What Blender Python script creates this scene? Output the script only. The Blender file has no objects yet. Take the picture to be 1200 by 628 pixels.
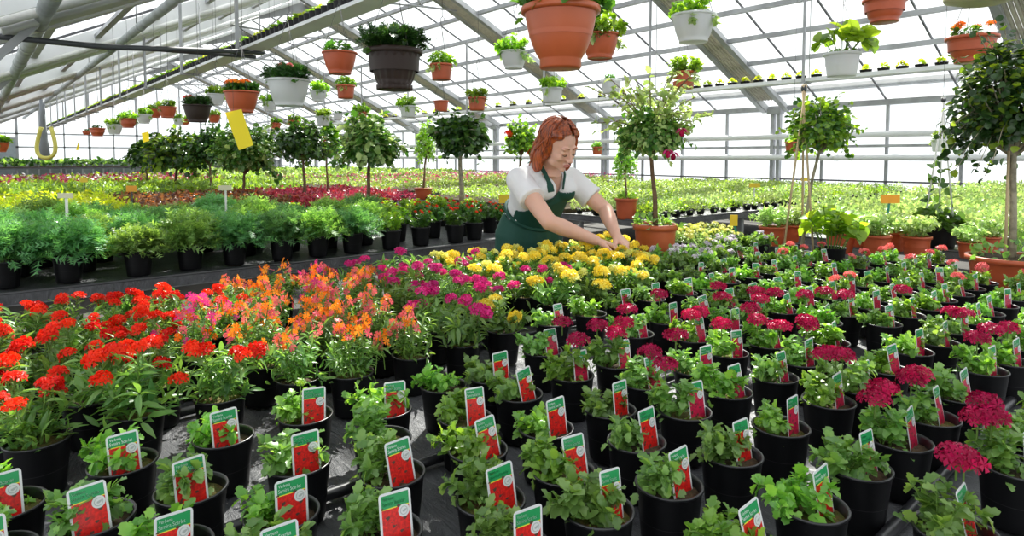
import bpy, math, random
import numpy as np
from mathutils import Vector, Matrix

rng = np.random.default_rng(7)
random.seed(7)
scene = bpy.context.scene
COL = scene.collection
PI = math.pi

# ------------------------------------------------------------------ camera
FPX = 750.0
YAW = math.radians(40.0)
PITCH = math.atan(44.0 / 750.0)
CAM = np.array([0.0, 0.0, 1.3])
_F = np.array([math.sin(YAW) * math.cos(PITCH), math.cos(YAW) * math.cos(PITCH), -math.sin(PITCH)])
_R = np.array([math.cos(YAW), -math.sin(YAW), 0.0])
_U = np.cross(_R, _F)
cd = bpy.data.cameras.new('camera')
cam = bpy.data.objects.new('camera', cd)
COL.objects.link(cam)
cam.location = CAM
cam.rotation_euler = (PI / 2 - PITCH, 0, -YAW)
cd.sensor_width = 36.0
cd.lens = FPX / 1200.0 * 36.0
cd.shift_y = -86.0 / 1200.0
cd.clip_end = 300
scene.camera = cam


def un(px, py, z):
    """the place on the level z that the photograph shows at (px, py)"""
    d = _F + _R * (px - 600) / FPX - _U * (py - 228) / FPX
    return CAM + d * (z - CAM[2]) / d[2]


def at(px, py, depth):
    d = _F + _R * (px - 600) / FPX - _U * (py - 228) / FPX
    return CAM + d * depth


def pj(P):
    v = np.asarray(P, float) - CAM
    return 600 + FPX * (v @ _R) / (v @ _F), 228 - FPX * (v @ _U) / (v @ _F)


# ------------------------------------------------------------------ materials
MATS = {}


def new_mat(name):
    m = bpy.data.materials.new(name)
    m.use_nodes = True
    nt = m.node_tree
    nt.nodes.clear()
    out = nt.nodes.new('ShaderNodeOutputMaterial')
    MATS[name] = m
    return m, nt, out


def rgb(c):
    return (c[0], c[1], c[2], 1.0)


def mat(name, col, rough=0.5, metal=0.0, spec=0.5, bump=0.0, bscale=60.0, vary=0.0, vscale=8.0, col2=None, coat=0.0, sss=0.0, transl=0.0):
    m, nt, out = new_mat(name)
    N, L = nt.nodes, nt.links
    b = N.new('ShaderNodeBsdfPrincipled')
    b.inputs['Base Color'].default_value = rgb(col)
    b.inputs['Roughness'].default_value = rough
    b.inputs['Metallic'].default_value = metal
    b.inputs['Specular IOR Level'].default_value = spec
    b.inputs['Coat Weight'].default_value = coat
    if sss:
        b.inputs['Subsurface Weight'].default_value = sss
        b.inputs['Subsurface Radius'].default_value = (0.02, 0.008, 0.004)
        b.inputs['Subsurface Scale'].default_value = 0.5
    tc = N.new('ShaderNodeTexCoord')
    if vary or col2:
        n = N.new('ShaderNodeTexNoise')
        n.inputs['Scale'].default_value = vscale
        n.inputs['Detail'].default_value = 5
        L.new(tc.outputs['Object'], n.inputs['Vector'])
        r = N.new('ShaderNodeMix')
        r.data_type = 'RGBA'
        c2 = col2 if col2 else tuple(max(0, c * (1 - vary)) for c in col)
        r.inputs[6].default_value = rgb(col)
        r.inputs[7].default_value = rgb(c2)
        mr = N.new('ShaderNodeMapRange')
        mr.inputs[1].default_value = 0.4
        mr.inputs[2].default_value = 0.62
        L.new(n.outputs[0], mr.inputs[0])
        L.new(mr.outputs[0], r.inputs[0])
        L.new(r.outputs[2], b.inputs['Base Color'])
    if bump:
        n2 = N.new('ShaderNodeTexNoise')
        n2.inputs['Scale'].default_value = bscale
        n2.inputs['Detail'].default_value = 6
        L.new(tc.outputs['Object'], n2.inputs['Vector'])
        bp = N.new('ShaderNodeBump')
        bp.inputs['Strength'].default_value = bump
        bp.inputs['Distance'].default_value = 0.01
        L.new(n2.outputs[0], bp.inputs['Height'])
        L.new(bp.outputs[0], b.inputs['Normal'])
    if transl:
        t = N.new('ShaderNodeBsdfTranslucent')
        t.inputs[0].default_value = rgb(col)
        mx = N.new('ShaderNodeMixShader')
        mx.inputs[0].default_value = transl
        L.new(b.outputs[0], mx.inputs[1])
        L.new(t.outputs[0], mx.inputs[2])
        L.new(mx.outputs[0], out.inputs[0])
    else:
        L.new(b.outputs[0], out.inputs[0])
    return m


def leaf_mat(name, c1, c2, transl=0.4, rough=0.34, tint=None):
    pet = name.startswith('petal')
    """every leaf its own shade between c1 and c2, light passes through"""
    m, nt, out = new_mat(name)
    N, L = nt.nodes, nt.links
    geo = N.new('ShaderNodeNewGeometry')
    oi = N.new('ShaderNodeObjectInfo')
    mix = N.new('ShaderNodeMix')
    mix.data_type = 'RGBA'
    mix.inputs[6].default_value = rgb(c1)
    mix.inputs[7].default_value = rgb(c2)
    L.new(geo.outputs['Random Per Island'], mix.inputs[0])
    hsv = N.new('ShaderNodeHueSaturation')
    mr = N.new('ShaderNodeMapRange')
    mr.inputs[3].default_value = 0.497 if pet else 0.485
    mr.inputs[4].default_value = 0.503 if pet else 0.512
    L.new(oi.outputs['Random'], mr.inputs[0])
    L.new(mr.outputs[0], hsv.inputs['Hue'])
    mr2 = N.new('ShaderNodeMapRange')
    mr2.inputs[3].default_value = 0.8
    mr2.inputs[4].default_value = 1.2
    L.new(oi.outputs['Random'], mr2.inputs[0])
    L.new(mr2.outputs[0], hsv.inputs['Value'])
    L.new(mix.outputs[2], hsv.inputs['Color'])
    b = N.new('ShaderNodeBsdfPrincipled')
    b.inputs['Roughness'].default_value = rough
    b.inputs['Specular IOR Level'].default_value = 0.15 if pet else 0.6
    L.new(hsv.outputs[0], b.inputs['Base Color'])
    t = N.new('ShaderNodeBsdfTranslucent')
    tm = N.new('ShaderNodeMix')
    tm.data_type = 'RGBA'
    tm.blend_type = 'MULTIPLY'
    tm.inputs[0].default_value = 1.0
    tm.inputs[7].default_value = rgb(tint or (1.9, 1.75, 0.75))
    L.new(hsv.outputs[0], tm.inputs[6])
    L.new(tm.outputs[2], t.inputs[0])
    mx = N.new('ShaderNodeMixShader')
    mx.inputs[0].default_value = transl
    L.new(b.outputs[0], mx.inputs[1])
    L.new(t.outputs[0], mx.inputs[2])
    L.new(mx.outputs[0], out.inputs[0])
    return m


def glass_mat(name, tint=(0.97, 0.98, 0.98), gloss=0.05, dirt=0.06):
    m, nt, out = new_mat(name)
    N, L = nt.nodes, nt.links
    tr = N.new('ShaderNodeBsdfTransparent')
    tr.inputs[0].default_value = rgb(tint)
    gl = N.new('ShaderNodeBsdfGlossy')
    gl.inputs['Roughness'].default_value = 0.05
    df = N.new('ShaderNodeBsdfTranslucent')
    df.inputs[0].default_value = (0.9, 0.9, 0.9, 1)
    m1 = N.new('ShaderNodeMixShader')
    m1.inputs[0].default_value = gloss
    L.new(tr.outputs[0], m1.inputs[1])
    L.new(gl.outputs[0], m1.inputs[2])
    m2 = N.new('ShaderNodeMixShader')
    m2.inputs[0].default_value = dirt
    L.new(m1.outputs[0], m2.inputs[1])
    L.new(df.outputs[0], m2.inputs[2])
    L.new(m2.outputs[0], out.inputs[0])
    return m


mat('galv', (0.42, 0.43, 0.45), 0.5, 0.2, vary=0.25, vscale=3)
mat('galv_light', (0.56, 0.57, 0.58), 0.5, 0.1, vary=0.15, vscale=3)
mat('white_paint', (0.84, 0.85, 0.86), 0.45, vary=0.1, vscale=2)
mat('pipe_grey', (0.40, 0.43, 0.43), 0.45, vary=0.25, vscale=5)
mat('dark_pipe', (0.05, 0.055, 0.06), 0.5)
mat('bar_dark', (0.10, 0.10, 0.11), 0.5)
mat('screen', (0.60, 0.57, 0.50), 0.8, vary=0.25, vscale=14, transl=0.25)
mat('plinth', (0.30, 0.34, 0.33), 0.6, vary=0.35, vscale=1.5)
mat('panel_blue', (0.33, 0.37, 0.40), 0.6, vary=0.15)
mat('concrete', (0.085, 0.078, 0.068), 0.85, vary=0.3, vscale=2, bump=0.2)
mat('black_plastic', (0.004, 0.004, 0.005), 0.42, spec=0.28)
mat('black_rim', (0.012, 0.012, 0.014), 0.3, spec=0.6)
mat('terracotta', (0.50, 0.095, 0.032), 0.42, vary=0.15, vscale=7, spec=0.5)
mat('terracotta_light', (0.54, 0.115, 0.035), 0.4, vary=0.08, vscale=7, spec=0.6)
mat('white_pot', (0.88, 0.89, 0.90), 0.4, transl=0.45)
mat('brown_pot', (0.030, 0.017, 0.013), 0.5, spec=0.35)
mat('soil', (0.045, 0.028, 0.016), 0.95, bump=0.8, bscale=120, col2=(0.09, 0.06, 0.025), vscale=60)
mat('moss', (0.10, 0.11, 0.02), 0.95, bump=0.8, bscale=150, col2=(0.16, 0.09, 0.03), vscale=50)
mat('black_tube', (0.02, 0.02, 0.023), 0.32, spec=0.6)
mat('bench_metal', (0.30, 0.31, 0.32), 0.5, 0.4)
mat('wood', (0.30, 0.21, 0.12), 0.8, vary=0.4, vscale=9)
mat('wire', (0.12, 0.12, 0.12), 0.5, 0.3)
mat('wire_white', (0.75, 0.75, 0.72), 0.5)
mat('bark', (0.20, 0.12, 0.07), 0.9, vary=0.4, vscale=30, bump=0.4)
mat('bark_pale', (0.38, 0.34, 0.24), 0.9, vary=0.4, vscale=30, bump=0.4)
mat('stake', (0.62, 0.47, 0.28), 0.7, vary=0.2)
mat('stem_green', (0.13, 0.24, 0.04), 0.6)
mat('sticky_yellow', (0.95, 0.80, 0.02), 0.45, transl=0.35)
mat('yellow_plastic', (0.85, 0.62, 0.04), 0.45, transl=0.2)
mat('orange_plastic', (0.90, 0.42, 0.03), 0.45, transl=0.2)
mat('beige_plastic', (0.62, 0.58, 0.40), 0.5)
mat('green_stick', (0.02, 0.22, 0.16), 0.5)
mat('tag_white', (0.82, 0.83, 0.83), 0.35, transl=0.15)
mat('tag_green', (0.015, 0.30, 0.09), 0.35)
mat('tag_yellow', (0.80, 0.78, 0.05), 0.35)
mat('tag_seal', (0.70, 0.72, 0.70), 0.4)
mat('tag_grey', (0.42, 0.46, 0.44), 0.4)
mat('tag_dark', (0.10, 0.045, 0.03), 0.4)
mat('tag_red', (0.80, 0.018, 0.012), 0.35, col2=(0.5, 0.012, 0.01), vscale=220)
mat('tag_crimson', (0.66, 0.015, 0.07), 0.35, col2=(0.40, 0.01, 0.05), vscale=220)
mat('fan_grey', (0.22, 0.24, 0.26), 0.6)
mat('hose_yellow', (0.62, 0.58, 0.12), 0.5)
leaf_mat('leaf_verbena', (0.10, 0.26, 0.045), (0.31, 0.56, 0.09))
leaf_mat('leaf_grey', (0.10, 0.235, 0.055), (0.28, 0.48, 0.13))
leaf_mat('leaf_lance', (0.07, 0.18, 0.05), (0.24, 0.42, 0.11))
leaf_mat('leaf_fine', (0.12, 0.27, 0.06), (0.32, 0.52, 0.16))
leaf_mat('leaf_fine_blue', (0.08, 0.25, 0.09), (0.20, 0.44, 0.18))
leaf_mat('leaf_pale', (0.26, 0.40, 0.12), (0.56, 0.68, 0.30), transl=0.42, tint=(1.4, 1.4, 0.9))
leaf_mat('leaf_lime', (0.38, 0.52, 0.03), (0.62, 0.72, 0.06), transl=0.45)
leaf_mat('leaf_bright', (0.14, 0.30, 0.03), (0.35, 0.55, 0.06), transl=0.5)
leaf_mat('leaf_dark', (0.015, 0.065, 0.015), (0.05, 0.14, 0.03), transl=0.3, rough=0.3)
leaf_mat('leaf_tree', (0.03, 0.11, 0.02), (0.12, 0.27, 0.045), transl=0.4, rough=0.35)
leaf_mat('leaf_brown', (0.10, 0.03, 0.02), (0.36, 0.17, 0.06), transl=0.3, tint=(1.2, 1.1, 0.9))
leaf_mat('leaf_red', (0.30, 0.02, 0.04), (0.62, 0.09, 0.13), transl=0.3, tint=(1.2, 1.0, 1.0))
leaf_mat('petal_red', (0.78, 0.014, 0.006), (0.95, 0.06, 0.02), transl=0.35, tint=(1.1, 1.0, 1.0))
leaf_mat('petal_crimson', (0.32, 0.003, 0.04), (0.62, 0.012, 0.10), transl=0.3, tint=(1.1, 1.0, 1.0))
leaf_mat('petal_magenta', (0.62, 0.010, 0.17), (0.88, 0.07, 0.36), transl=0.35, tint=(1.1, 1.0, 1.0))
leaf_mat('petal_coral', (0.85, 0.12, 0.12), (0.95, 0.28, 0.26), transl=0.35, tint=(1.1, 1.0, 1.0))
leaf_mat('petal_orange', (0.92, 0.17, 0.01), (0.98, 0.36, 0.03), transl=0.35, tint=(1.1, 1.0, 1.0))
leaf_mat('petal_rose', (0.78, 0.05, 0.13), (0.92, 0.24, 0.22), transl=0.35, tint=(1.1, 1.0, 1.0))
leaf_mat('petal_yellow', (0.97, 0.70, 0.02), (1.0, 0.90, 0.18), transl=0.35, tint=(1.05, 1.0, 1.0))
leaf_mat('petal_lemon', (0.80, 0.80, 0.12), (0.97, 0.95, 0.35), transl=0.35, tint=(1.05, 1.0, 1.0))
leaf_mat('petal_lilac', (0.55, 0.45, 0.62), (0.85, 0.80, 0.85), transl=0.3, tint=(1.05, 1.0, 1.0))
leaf_mat('petal_white', (0.80, 0.78, 0.70), (0.95, 0.93, 0.90), transl=0.3, tint=(1.0, 1.0, 1.0))
glass_mat('glass')


def cloth_mat():
    m, nt, out = new_mat('ground_cloth')
    N, L = nt.nodes, nt.links
    tc = N.new('ShaderNodeTexCoord')
    b = N.new('ShaderNodeBsdfPrincipled')
    b.inputs['Roughness'].default_value = 0.42
    b.inputs['Specular IOR Level'].default_value = 0.7
    n = N.new('ShaderNodeTexNoise')
    n.inputs['Scale'].default_value = 5
    n.inputs['Detail'].default_value = 8
    n.inputs['Roughness'].default_value = 0.7
    L.new(tc.outputs['Object'], n.inputs['Vector'])
    cr = N.new('ShaderNodeValToRGB')
    cr.color_ramp.elements[0].position = 0.35
    cr.color_ramp.elements[0].color = (0.026, 0.027, 0.032, 1)
    cr.color_ramp.elements[1].position = 0.7
    cr.color_ramp.elements[1].color = (0.11, 0.112, 0.12, 1)
    L.new(n.outputs[0], cr.inputs[0])
    # pale specks of dry dirt
    v = N.new('ShaderNodeTexVoronoi')
    v.inputs['Scale'].default_value = 60
    L.new(tc.outputs['Object'], v.inputs['Vector'])
    lt = N.new('ShaderNodeMath')
    lt.operation = 'LESS_THAN'
    lt.inputs[1].default_value = 0.08
    L.new(v.outputs['Distance'], lt.inputs[0])
    mx = N.new('ShaderNodeMix')
    mx.data_type = 'RGBA'
    mx.inputs[7].default_value = (0.30, 0.28, 0.25, 1)
    L.new(lt.outputs[0], mx.inputs[0])
    L.new(cr.outputs[0], mx.inputs[6])
    L.new(mx.outputs[2], b.inputs['Base Color'])
    w = N.new('ShaderNodeTexNoise')
    w.inputs['Scale'].default_value = 9
    w.inputs['Detail'].default_value = 7
    w.inputs['Distortion'].default_value = 1.5
    w.inputs['Roughness'].default_value = 0.62
    mp = N.new('ShaderNodeMapping')
    mp.inputs['Rotation'].default_value = (0, 0, 0.5)
    mp.inputs['Scale'].default_value = (3.0, 1.0, 1.0)
    L.new(tc.outputs['Object'], mp.inputs[0])
    L.new(mp.outputs[0], w.inputs['Vector'])
    bp = N.new('ShaderNodeBump')
    bp.inputs['Strength'].default_value = 0.9
    bp.inputs['Distance'].default_value = 0.012
    L.new(w.outputs[0], bp.inputs['Height'])
    wv = N.new('ShaderNodeTexWave')
    wv.inputs['Scale'].default_value = 220
    L.new(tc.outputs['Object'], wv.inputs['Vector'])
    b2 = N.new('ShaderNodeBump')
    b2.inputs['Strength'].default_value = 0.15
    b2.inputs['Distance'].default_value = 0.001
    L.new(wv.outputs[0], b2.inputs['Height'])
    L.new(bp.outputs[0], b2.inputs['Normal'])
    L.new(b2.outputs[0], b.inputs['Normal'])
    L.new(b.outputs[0], out.inputs[0])


cloth_mat()

# ------------------------------------------------------------------ mesh building


class MB:
    """collects shapes; build() links them as one mesh object"""

    def __init__(s):
        s.v, s.f, s.m, s.n, s.mats, s.sm = [], [], [], 0, [], []

    def mi(s, name):
        if name not in s.mats:
            s.mats.append(name)
        return s.mats.index(name)

    def add(s, verts, faces, m, smooth=False):
        verts = np.asarray(verts, float).reshape(-1, 3)
        s.v.append(verts)
        k = s.mi(m)
        for f in faces:
            s.f.append([i + s.n for i in f])
            s.m.append(k)
            s.sm.append(smooth)
        s.n += len(verts)

    def box(s, lo, hi, m, rot=None, about=None):
        x0, y0, z0 = lo
        x1, y1, z1 = hi
        v = np.array([(x0, y0, z0), (x1, y0, z0), (x1, y1, z0), (x0, y1, z0), (x0, y0, z1), (x1, y0, z1), (x1, y1, z1), (x0, y1, z1)])
        s.add(v, [(0, 3, 2, 1), (4, 5, 6, 7), (0, 1, 5, 4), (1, 2, 6, 5), (2, 3, 7, 6), (3, 0, 4, 7)], m)

    def beam(s, a, b, w, h, m, up=(0, 0, 1)):
        a, b, up = np.array(a, float), np.array(b, float), np.array(up, float)
        d = b - a
        d /= np.linalg.norm(d)
        sd = np.cross(d, up)
        sd /= np.linalg.norm(sd)
        u = np.cross(sd, d)
        v = []
        for p in (a, b):
            for i, j in ((-1, -1), (1, -1), (1, 1), (-1, 1)):
                v.append(p + sd * i * w / 2 + u * j * h / 2)
        s.add(v, [(0, 1, 2, 3), (7, 6, 5, 4), (0, 4, 5, 1), (1, 5, 6, 2), (2, 6, 7, 3), (3, 7, 4, 0)], m)

    def tube(s, pts, r, m, n=10, caps=True):
        pts = [np.array(p, float) for p in pts]
        rs = r if hasattr(r, '__len__') else [r] * len(pts)
        rings = []
        prev = None
        for i, p in enumerate(pts):
            d = pts[min(i + 1, len(pts) - 1)] - pts[max(i - 1, 0)]
            d = d / (np.linalg.norm(d) + 1e-12)
            ref = prev if prev is not None else (np.array([0, 0, 1.0]) if abs(d[2]) < 0.9 else np.array([1.0, 0, 0]))
            a = ref - d * (ref @ d)
            a /= np.linalg.norm(a) + 1e-12
            prev = a
            b = np.cross(d, a)
            t = np.arange(n) * 2 * PI / n
            rings.append(p + rs[i] * (np.outer(np.cos(t), a) + np.outer(np.sin(t), b)))
        v = np.vstack(rings)
        f = []
        for i in range(len(pts) - 1):
            for j in range(n):
                k = (j + 1) % n
                f.append((i * n + j, i * n + k, (i + 1) * n + k, (i + 1) * n + j))
        if caps:
            f.append(tuple(range(n))[::-1])
            f.append(tuple((len(pts) - 1) * n + j for j in range(n)))
        s.add(v, f, m, True)

    def lathe(s, prof, m, n=24, c=(0, 0, 0), ribs=0, rib_amp=0.0, close=False):
        c = np.array(c, float)
        t = np.arange(n) * 2 * PI / n
        v = []
        for r, z in prof:
            rr = r * (1 + (rib_amp * np.cos(ribs * t) if ribs else 0 * t))
            v.append(np.stack([rr * np.cos(t), rr * np.sin(t), np.full(n, z)], 1) + c)
        v = np.vstack(v)
        f = []
        for i in range(len(prof) - 1):
            for j in range(n):
                k = (j + 1) % n
                f.append((i * n + j, i * n + k, (i + 1) * n + k, (i + 1) * n + j))
        if close:
            f.append(tuple(range(n))[::-1])
        s.add(v, f, m, True)

    def ball(s, c, r, m, n=10):
        r = np.array(r if hasattr(r, '__len__') else (r, r, r), float)
        v, f = [], []
        k = n // 2
        for i in range(k + 1):
            a = PI * i / k
            for j in range(n):
                b = 2 * PI * j / n
                v.append((math.sin(a) * math.cos(b), math.sin(a) * math.sin(b), math.cos(a)))
        for i in range(k):
            for j in range(n):
                f.append((i * n + j, (i + 1) * n + j, (i + 1) * n + (j + 1) % n, i * n + (j + 1) % n))
        s.add(np.array(v) * r + np.array(c), f, m, True)

    def scatter(s, tv, tf, mats4, m, smooth=True):
        """copies of a template (tv, tf) under matrices (k,3,4), one island each"""
        tv = np.asarray(tv, float)
        k = len(mats4)
        A = mats4[:, :, :3]
        P = mats4[:, :, 3]
        V = np.einsum('kij,nj->kni', A, tv) + P[:, None, :]
        s.v.append(V.reshape(-1, 3))
        mi = s.mi(m)
        nt = len(tv)
        base = s.n
        for q in range(k):
            o = base + q * nt
            for f in tf:
                s.f.append([i + o for i in f])
        s.m += [mi] * (k * len(tf))
        s.sm += [smooth] * (k * len(tf))
        s.n += k * nt

    def mesh(s, name):
        me = bpy.data.meshes.new(name)
        V = np.vstack(s.v) if s.v else np.zeros((0, 3))
        lt = np.fromiter((len(f) for f in s.f), dtype=np.int32, count=len(s.f))
        lv = np.fromiter((i for f in s.f for i in f), dtype=np.int32, count=int(lt.sum()))
        ls = np.concatenate([[0], np.cumsum(lt)[:-1]]).astype(np.int32)
        me.vertices.add(len(V))
        me.vertices.foreach_set('co', V.astype(np.float32).ravel())
        me.loops.add(len(lv))
        me.loops.foreach_set('vertex_index', lv)
        me.polygons.add(len(lt))
        me.polygons.foreach_set('loop_start', ls)
        me.polygons.foreach_set('loop_total', lt)
        me.polygons.foreach_set('material_index', np.array(s.m, dtype=np.int32))
        me.polygons.foreach_set('use_smooth', np.array(s.sm, dtype=bool))
        for k in s.mats:
            me.materials.append(MATS[k])
        me.update(calc_edges=True)
        me.validate()
        return me

    def build(s, name, parent=None, loc=None):
        o = bpy.data.objects.new(name, s.mesh(name))
        COL.objects.link(o)
        if parent is not None:
            o.parent = parent
        if loc is not None:
            o.location = loc
        return o


def link(name, me, parent=None, loc=(0, 0, 0), rz=0.0):
    o = bpy.data.objects.new(name, me)
    COL.objects.link(o)
    o.parent = parent
    o.location = loc
    o.rotation_euler = (0, 0, rz)
    return o


def tag(o, label, cat, group=None, kind=None):
    o['label'] = label
    o['category'] = cat
    if group:
        o['group'] = group
    if kind:
        o['kind'] = kind
    return o


def thing(name, label, cat, loc=(0, 0, 0), group=None, rz=0.0):
    o = bpy.data.objects.new(name, None)
    COL.objects.link(o)
    o.empty_display_size = 0.02
    o.location = loc
    o.rotation_euler = (0, 0, rz)
    return tag(o, label, cat, group)


def struct(o):
    o['kind'] = 'structure'
    return o


def frames(P, D, Nn, S, W=None):
    """(k,3,4): template x runs across, y along D, z along the normal; S length, W width scale"""
    D = D / (np.linalg.norm(D, axis=1, keepdims=True) + 1e-9)
    X = np.cross(D, Nn)
    X /= np.linalg.norm(X, axis=1, keepdims=True) + 1e-9
    Z = np.cross(X, D)
    W = S if W is None else W
    A = np.stack([X * W[:, None], D * S[:, None], Z * S[:, None]], 2)
    return np.concatenate([A, P[:, :, None]], 2)


# leaf templates, base at the origin, tip near (0,1,*)
def leaf_grid(widths, droop=0.25, fold=0.18, tooth=0.0):
    n = len(widths)
    v = []
    for i, w in enumerate(widths):
        y = i / (n - 1)
        z = -droop * y * y
        t = w * (1 + (tooth if i % 2 else -tooth))
        v += [(-t, y + (0.04 if i % 2 else 0), z + fold * t), (0, y, z), (t, y + (0.04 if i % 2 else 0), z + fold * t)]
    f = []
    for i in range(n - 1):
        a = 3 * i
        f += [(a, a + 1, a + 4, a + 3), (a + 1, a + 2, a + 5, a + 4)]
    return v, f


LEAF_OVATE = leaf_grid([0.05, 0.26, 0.34, 0.38, 0.30, 0.24, 0.02], 0.35, 0.3, 0.16)
LEAF_LANCE = leaf_grid([0.03, 0.14, 0.13, 0.01], 0.35, 0.5)
LEAF_SMALL = leaf_grid([0.05, 0.36, 0.33, 0.02], 0.3, 0.35)
LEAF_ROUND = leaf_grid([0.08, 0.44, 0.50, 0.38, 0.05], 0.30, 0.25, 0.05)
_fv, _ff = [], []
for _i, (_y, _w) in enumerate([(0.22, 0.34), (0.5, 0.36), (0.76, 0.26)]):
    for _s in (-1, 1):
        _k = len(_fv)
        _fv += [(0, _y - 0.09, 0), (_s * _w, _y + 0.22, 0.05), (0, _y + 0.09, 0)]
        _ff.append((_k, _k + 1, _k + 2) if _s > 0 else (_k, _k + 2, _k + 1))
_k = len(_fv)
_fv += [(-0.055, 0, 0), (0.055, 0, 0), (0, 1, -0.1)]
_ff.append((_k, _k + 1, _k + 2))
LEAF_FINE = (_fv, _ff)
# five-petalled floret in the xy plane, face up
_fv, _ff = [(0, 0, 0)], []
for _i in range(5):
    _a = 2 * PI * _i / 5
    def _p(r, da, z):
        return (r * math.cos(_a + da), r * math.sin(_a + da), z)
    _k = len(_fv)
    _fv += [_p(0.45, -0.45, 0.10), _p(0.98, -0.42, 0.10), _p(0.86, 0, 0.22), _p(0.98, 0.42, 0.10), _p(0.45, 0.45, 0.10)]
    _ff += [(0, _k, _k + 1, _k + 2), (0, _k + 2, _k + 3, _k + 4)]
FLORET = (_fv, _ff)


def unit(v):
    return v / (np.linalg.norm(v, axis=-1, keepdims=True) + 1e-9)


def rnd_dirs(n, up_min=-0.2):
    z = rng.uniform(up_min, 1, n)
    a = rng.uniform(0, 2 * PI, n)
    r = np.sqrt(1 - z * z)
    return np.stack([r * np.cos(a), r * np.sin(a), z], 1)


def stems_foliage(mb, n_stem, height, spread, leaf, ls, m, per=8, stem_m='stem_green', z0=0.0, r0=0.02, droop=0.0, start=0.15, sr=0.0012, jitter=0.5, pairs=2):
    """leafy stems rising from the soil; returns the stem tips"""
    P, D, Nn, tips = [], [], [], []
    for i in range(n_stem):
        a = rng.uniform(0, 2 * PI)
        k = math.sqrt((i + 0.5) / n_stem)
        b0 = np.array([math.cos(a), math.sin(a), 0]) * r0 * k
        end = np.array([math.cos(a) * spread * k, math.sin(a) * spread * k, height * rng.uniform(0.75, 1.05) * (1 - 0.45 * k * k) - droop * k])
        mid = (b0 + end) / 2 + np.array([0, 0, height * 0.18 * k])
        pts = [b0, (b0 + mid) / 2 + [0, 0, .003], mid, (mid + end) / 2 + [0, 0, .003], end]
        pts = [p + np.array([0, 0, z0]) for p in pts]
        mb.tube(pts, sr, stem_m, n=4, caps=False)
        tips.append(pts[-1])
        cum = np.array(pts)
        for j in range(per):
            t = start + (1 - start) * (j + rng.uniform(0, 0.6)) / per
            x = t * 4
            q = min(int(x), 3)
            p = cum[q] + (cum[q + 1] - cum[q]) * (x - q)
            ax = unit(cum[q + 1] - cum[q])
            ph = rng.uniform(0, 2 * PI)
            for s_ in range(pairs):
                an = ph + s_ * 2 * PI / pairs
                side = unit(np.cross(ax, [math.cos(an), math.sin(an), 0.3]))
                d = side * 1.0 + ax * rng.uniform(0.2, 0.9) + np.array([0, 0, rng.uniform(-0.1, 0.5)]) * jitter
                P.append(p)
                D.append(d)
                Nn.append(unit(np.array([rng.normal(0, .35), rng.normal(0, .35), 1.0])))
    P, D, Nn = np.array(P), np.array(D), np.array(Nn)
    S = ls * rng.uniform(0.6, 1.2, len(P))
    mb.scatter(*leaf, frames(P, D, Nn, S), m)
    return tips


def mound(mb, n, rad, height, leaf, ls, m, z0=0.0, base=0.0, wobble=0.25, up=0.35, low=-0.1):
    """leaves over and inside a dome"""
    d = rnd_dirs(n, low)
    k = rng.uniform(0.35, 1.0, n) ** 0.6
    bump_ = 1 + wobble * np.sin(3 * np.arctan2(d[:, 1], d[:, 0]) + rng.uniform(0, 6)) * np.cos(4 * d[:, 2])
    P = d * np.array([rad, rad, height]) * (k * bump_)[:, None] + np.array([0, 0, z0 + base])
    D = d + rng.normal(0, 0.5, (n, 3)) + np.array([0, 0, up])
    Nn = unit(d + np.array([0, 0, 0.8]) + rng.normal(0, 0.35, (n, 3)))
    S = ls * rng.uniform(0.6, 1.25, n)
    mb.scatter(*leaf, frames(P, D, Nn, S), m)


def flower_dome(mb, n, r, fr, m, flat=0.6, c=(0, 0, 0), m2=None, frac2=0.0):
    d = rnd_dirs(n, 0.0)
    # even spread over the dome
    i = np.arange(n) + 0.5
    z = 1 - i / n * 0.95
    a = i * 2.399963
    rr = np.sqrt(np.maximum(0, 1 - z * z))
    d = np.stack([rr * np.cos(a), rr * np.sin(a), z], 1)
    P = d * np.array([r, r, r * flat]) * rng.uniform(0.88, 1.08, (n, 1)) + np.array(c)
    Nn = unit(d + rng.normal(0, 0.28, (n, 3)) + [0, 0, .15])
    T = unit(np.cross(Nn, rng.normal(0, 1, (n, 3))))
    S = fr * rng.uniform(0.8, 1.2, n)
    M = frames(P, T, Nn, S)
    if m2 and frac2 > 0:
        k = rng.uniform(0, 1, n) < frac2
        if k.any():
            mb.scatter(*FLORET, M[k], m2)
        if (~k).any():
            mb.scatter(*FLORET, M[~k], m)
    else:
        mb.scatter(*FLORET, M, m)

# ------------------------------------------------------------------ light and sky
w = bpy.data.worlds.new('sky')
scene.world = w
w.use_nodes = True
bg = w.node_tree.nodes['Background']
bg.inputs[0].default_value = (0.93, 0.97, 1.0, 1)
bg.inputs[1].default_value = 1.25
sd = bpy.data.lights.new('sun', 'SUN')
sd.energy = 10
sd.angle = math.radians(0.7)
sd.color = (1.0, 0.97, 0.90)
sun = bpy.data.objects.new('sun', sd)
COL.objects.link(sun)
SUN_AZ, SUN_EL = math.radians(50), math.radians(46)
sdir = Vector((math.sin(SUN_AZ) * math.cos(SUN_EL), math.cos(SUN_AZ) * math.cos(SUN_EL), math.sin(SUN_EL)))
sun.rotation_euler = sdir.to_track_quat('Z', 'Y').to_euler()
sun.location = (10, 10, 20)
vs = scene.view_settings
vs.view_transform = 'Standard'
vs.look = 'None'
vs.gamma = 1
vs.exposure = 0.25
vs.use_curve_mapping = False
cy = scene.cycles
cy.max_bounces = 8
cy.transparent_max_bounces = 16
cy.transmission_bounces = 4
cy.diffuse_bounces = 3
cy.glossy_bounces = 2
cy.use_denoising = True
cy.sample_clamp_indirect = 6
cy.caustics_reflective = False
cy.caustics_refractive = False

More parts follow.
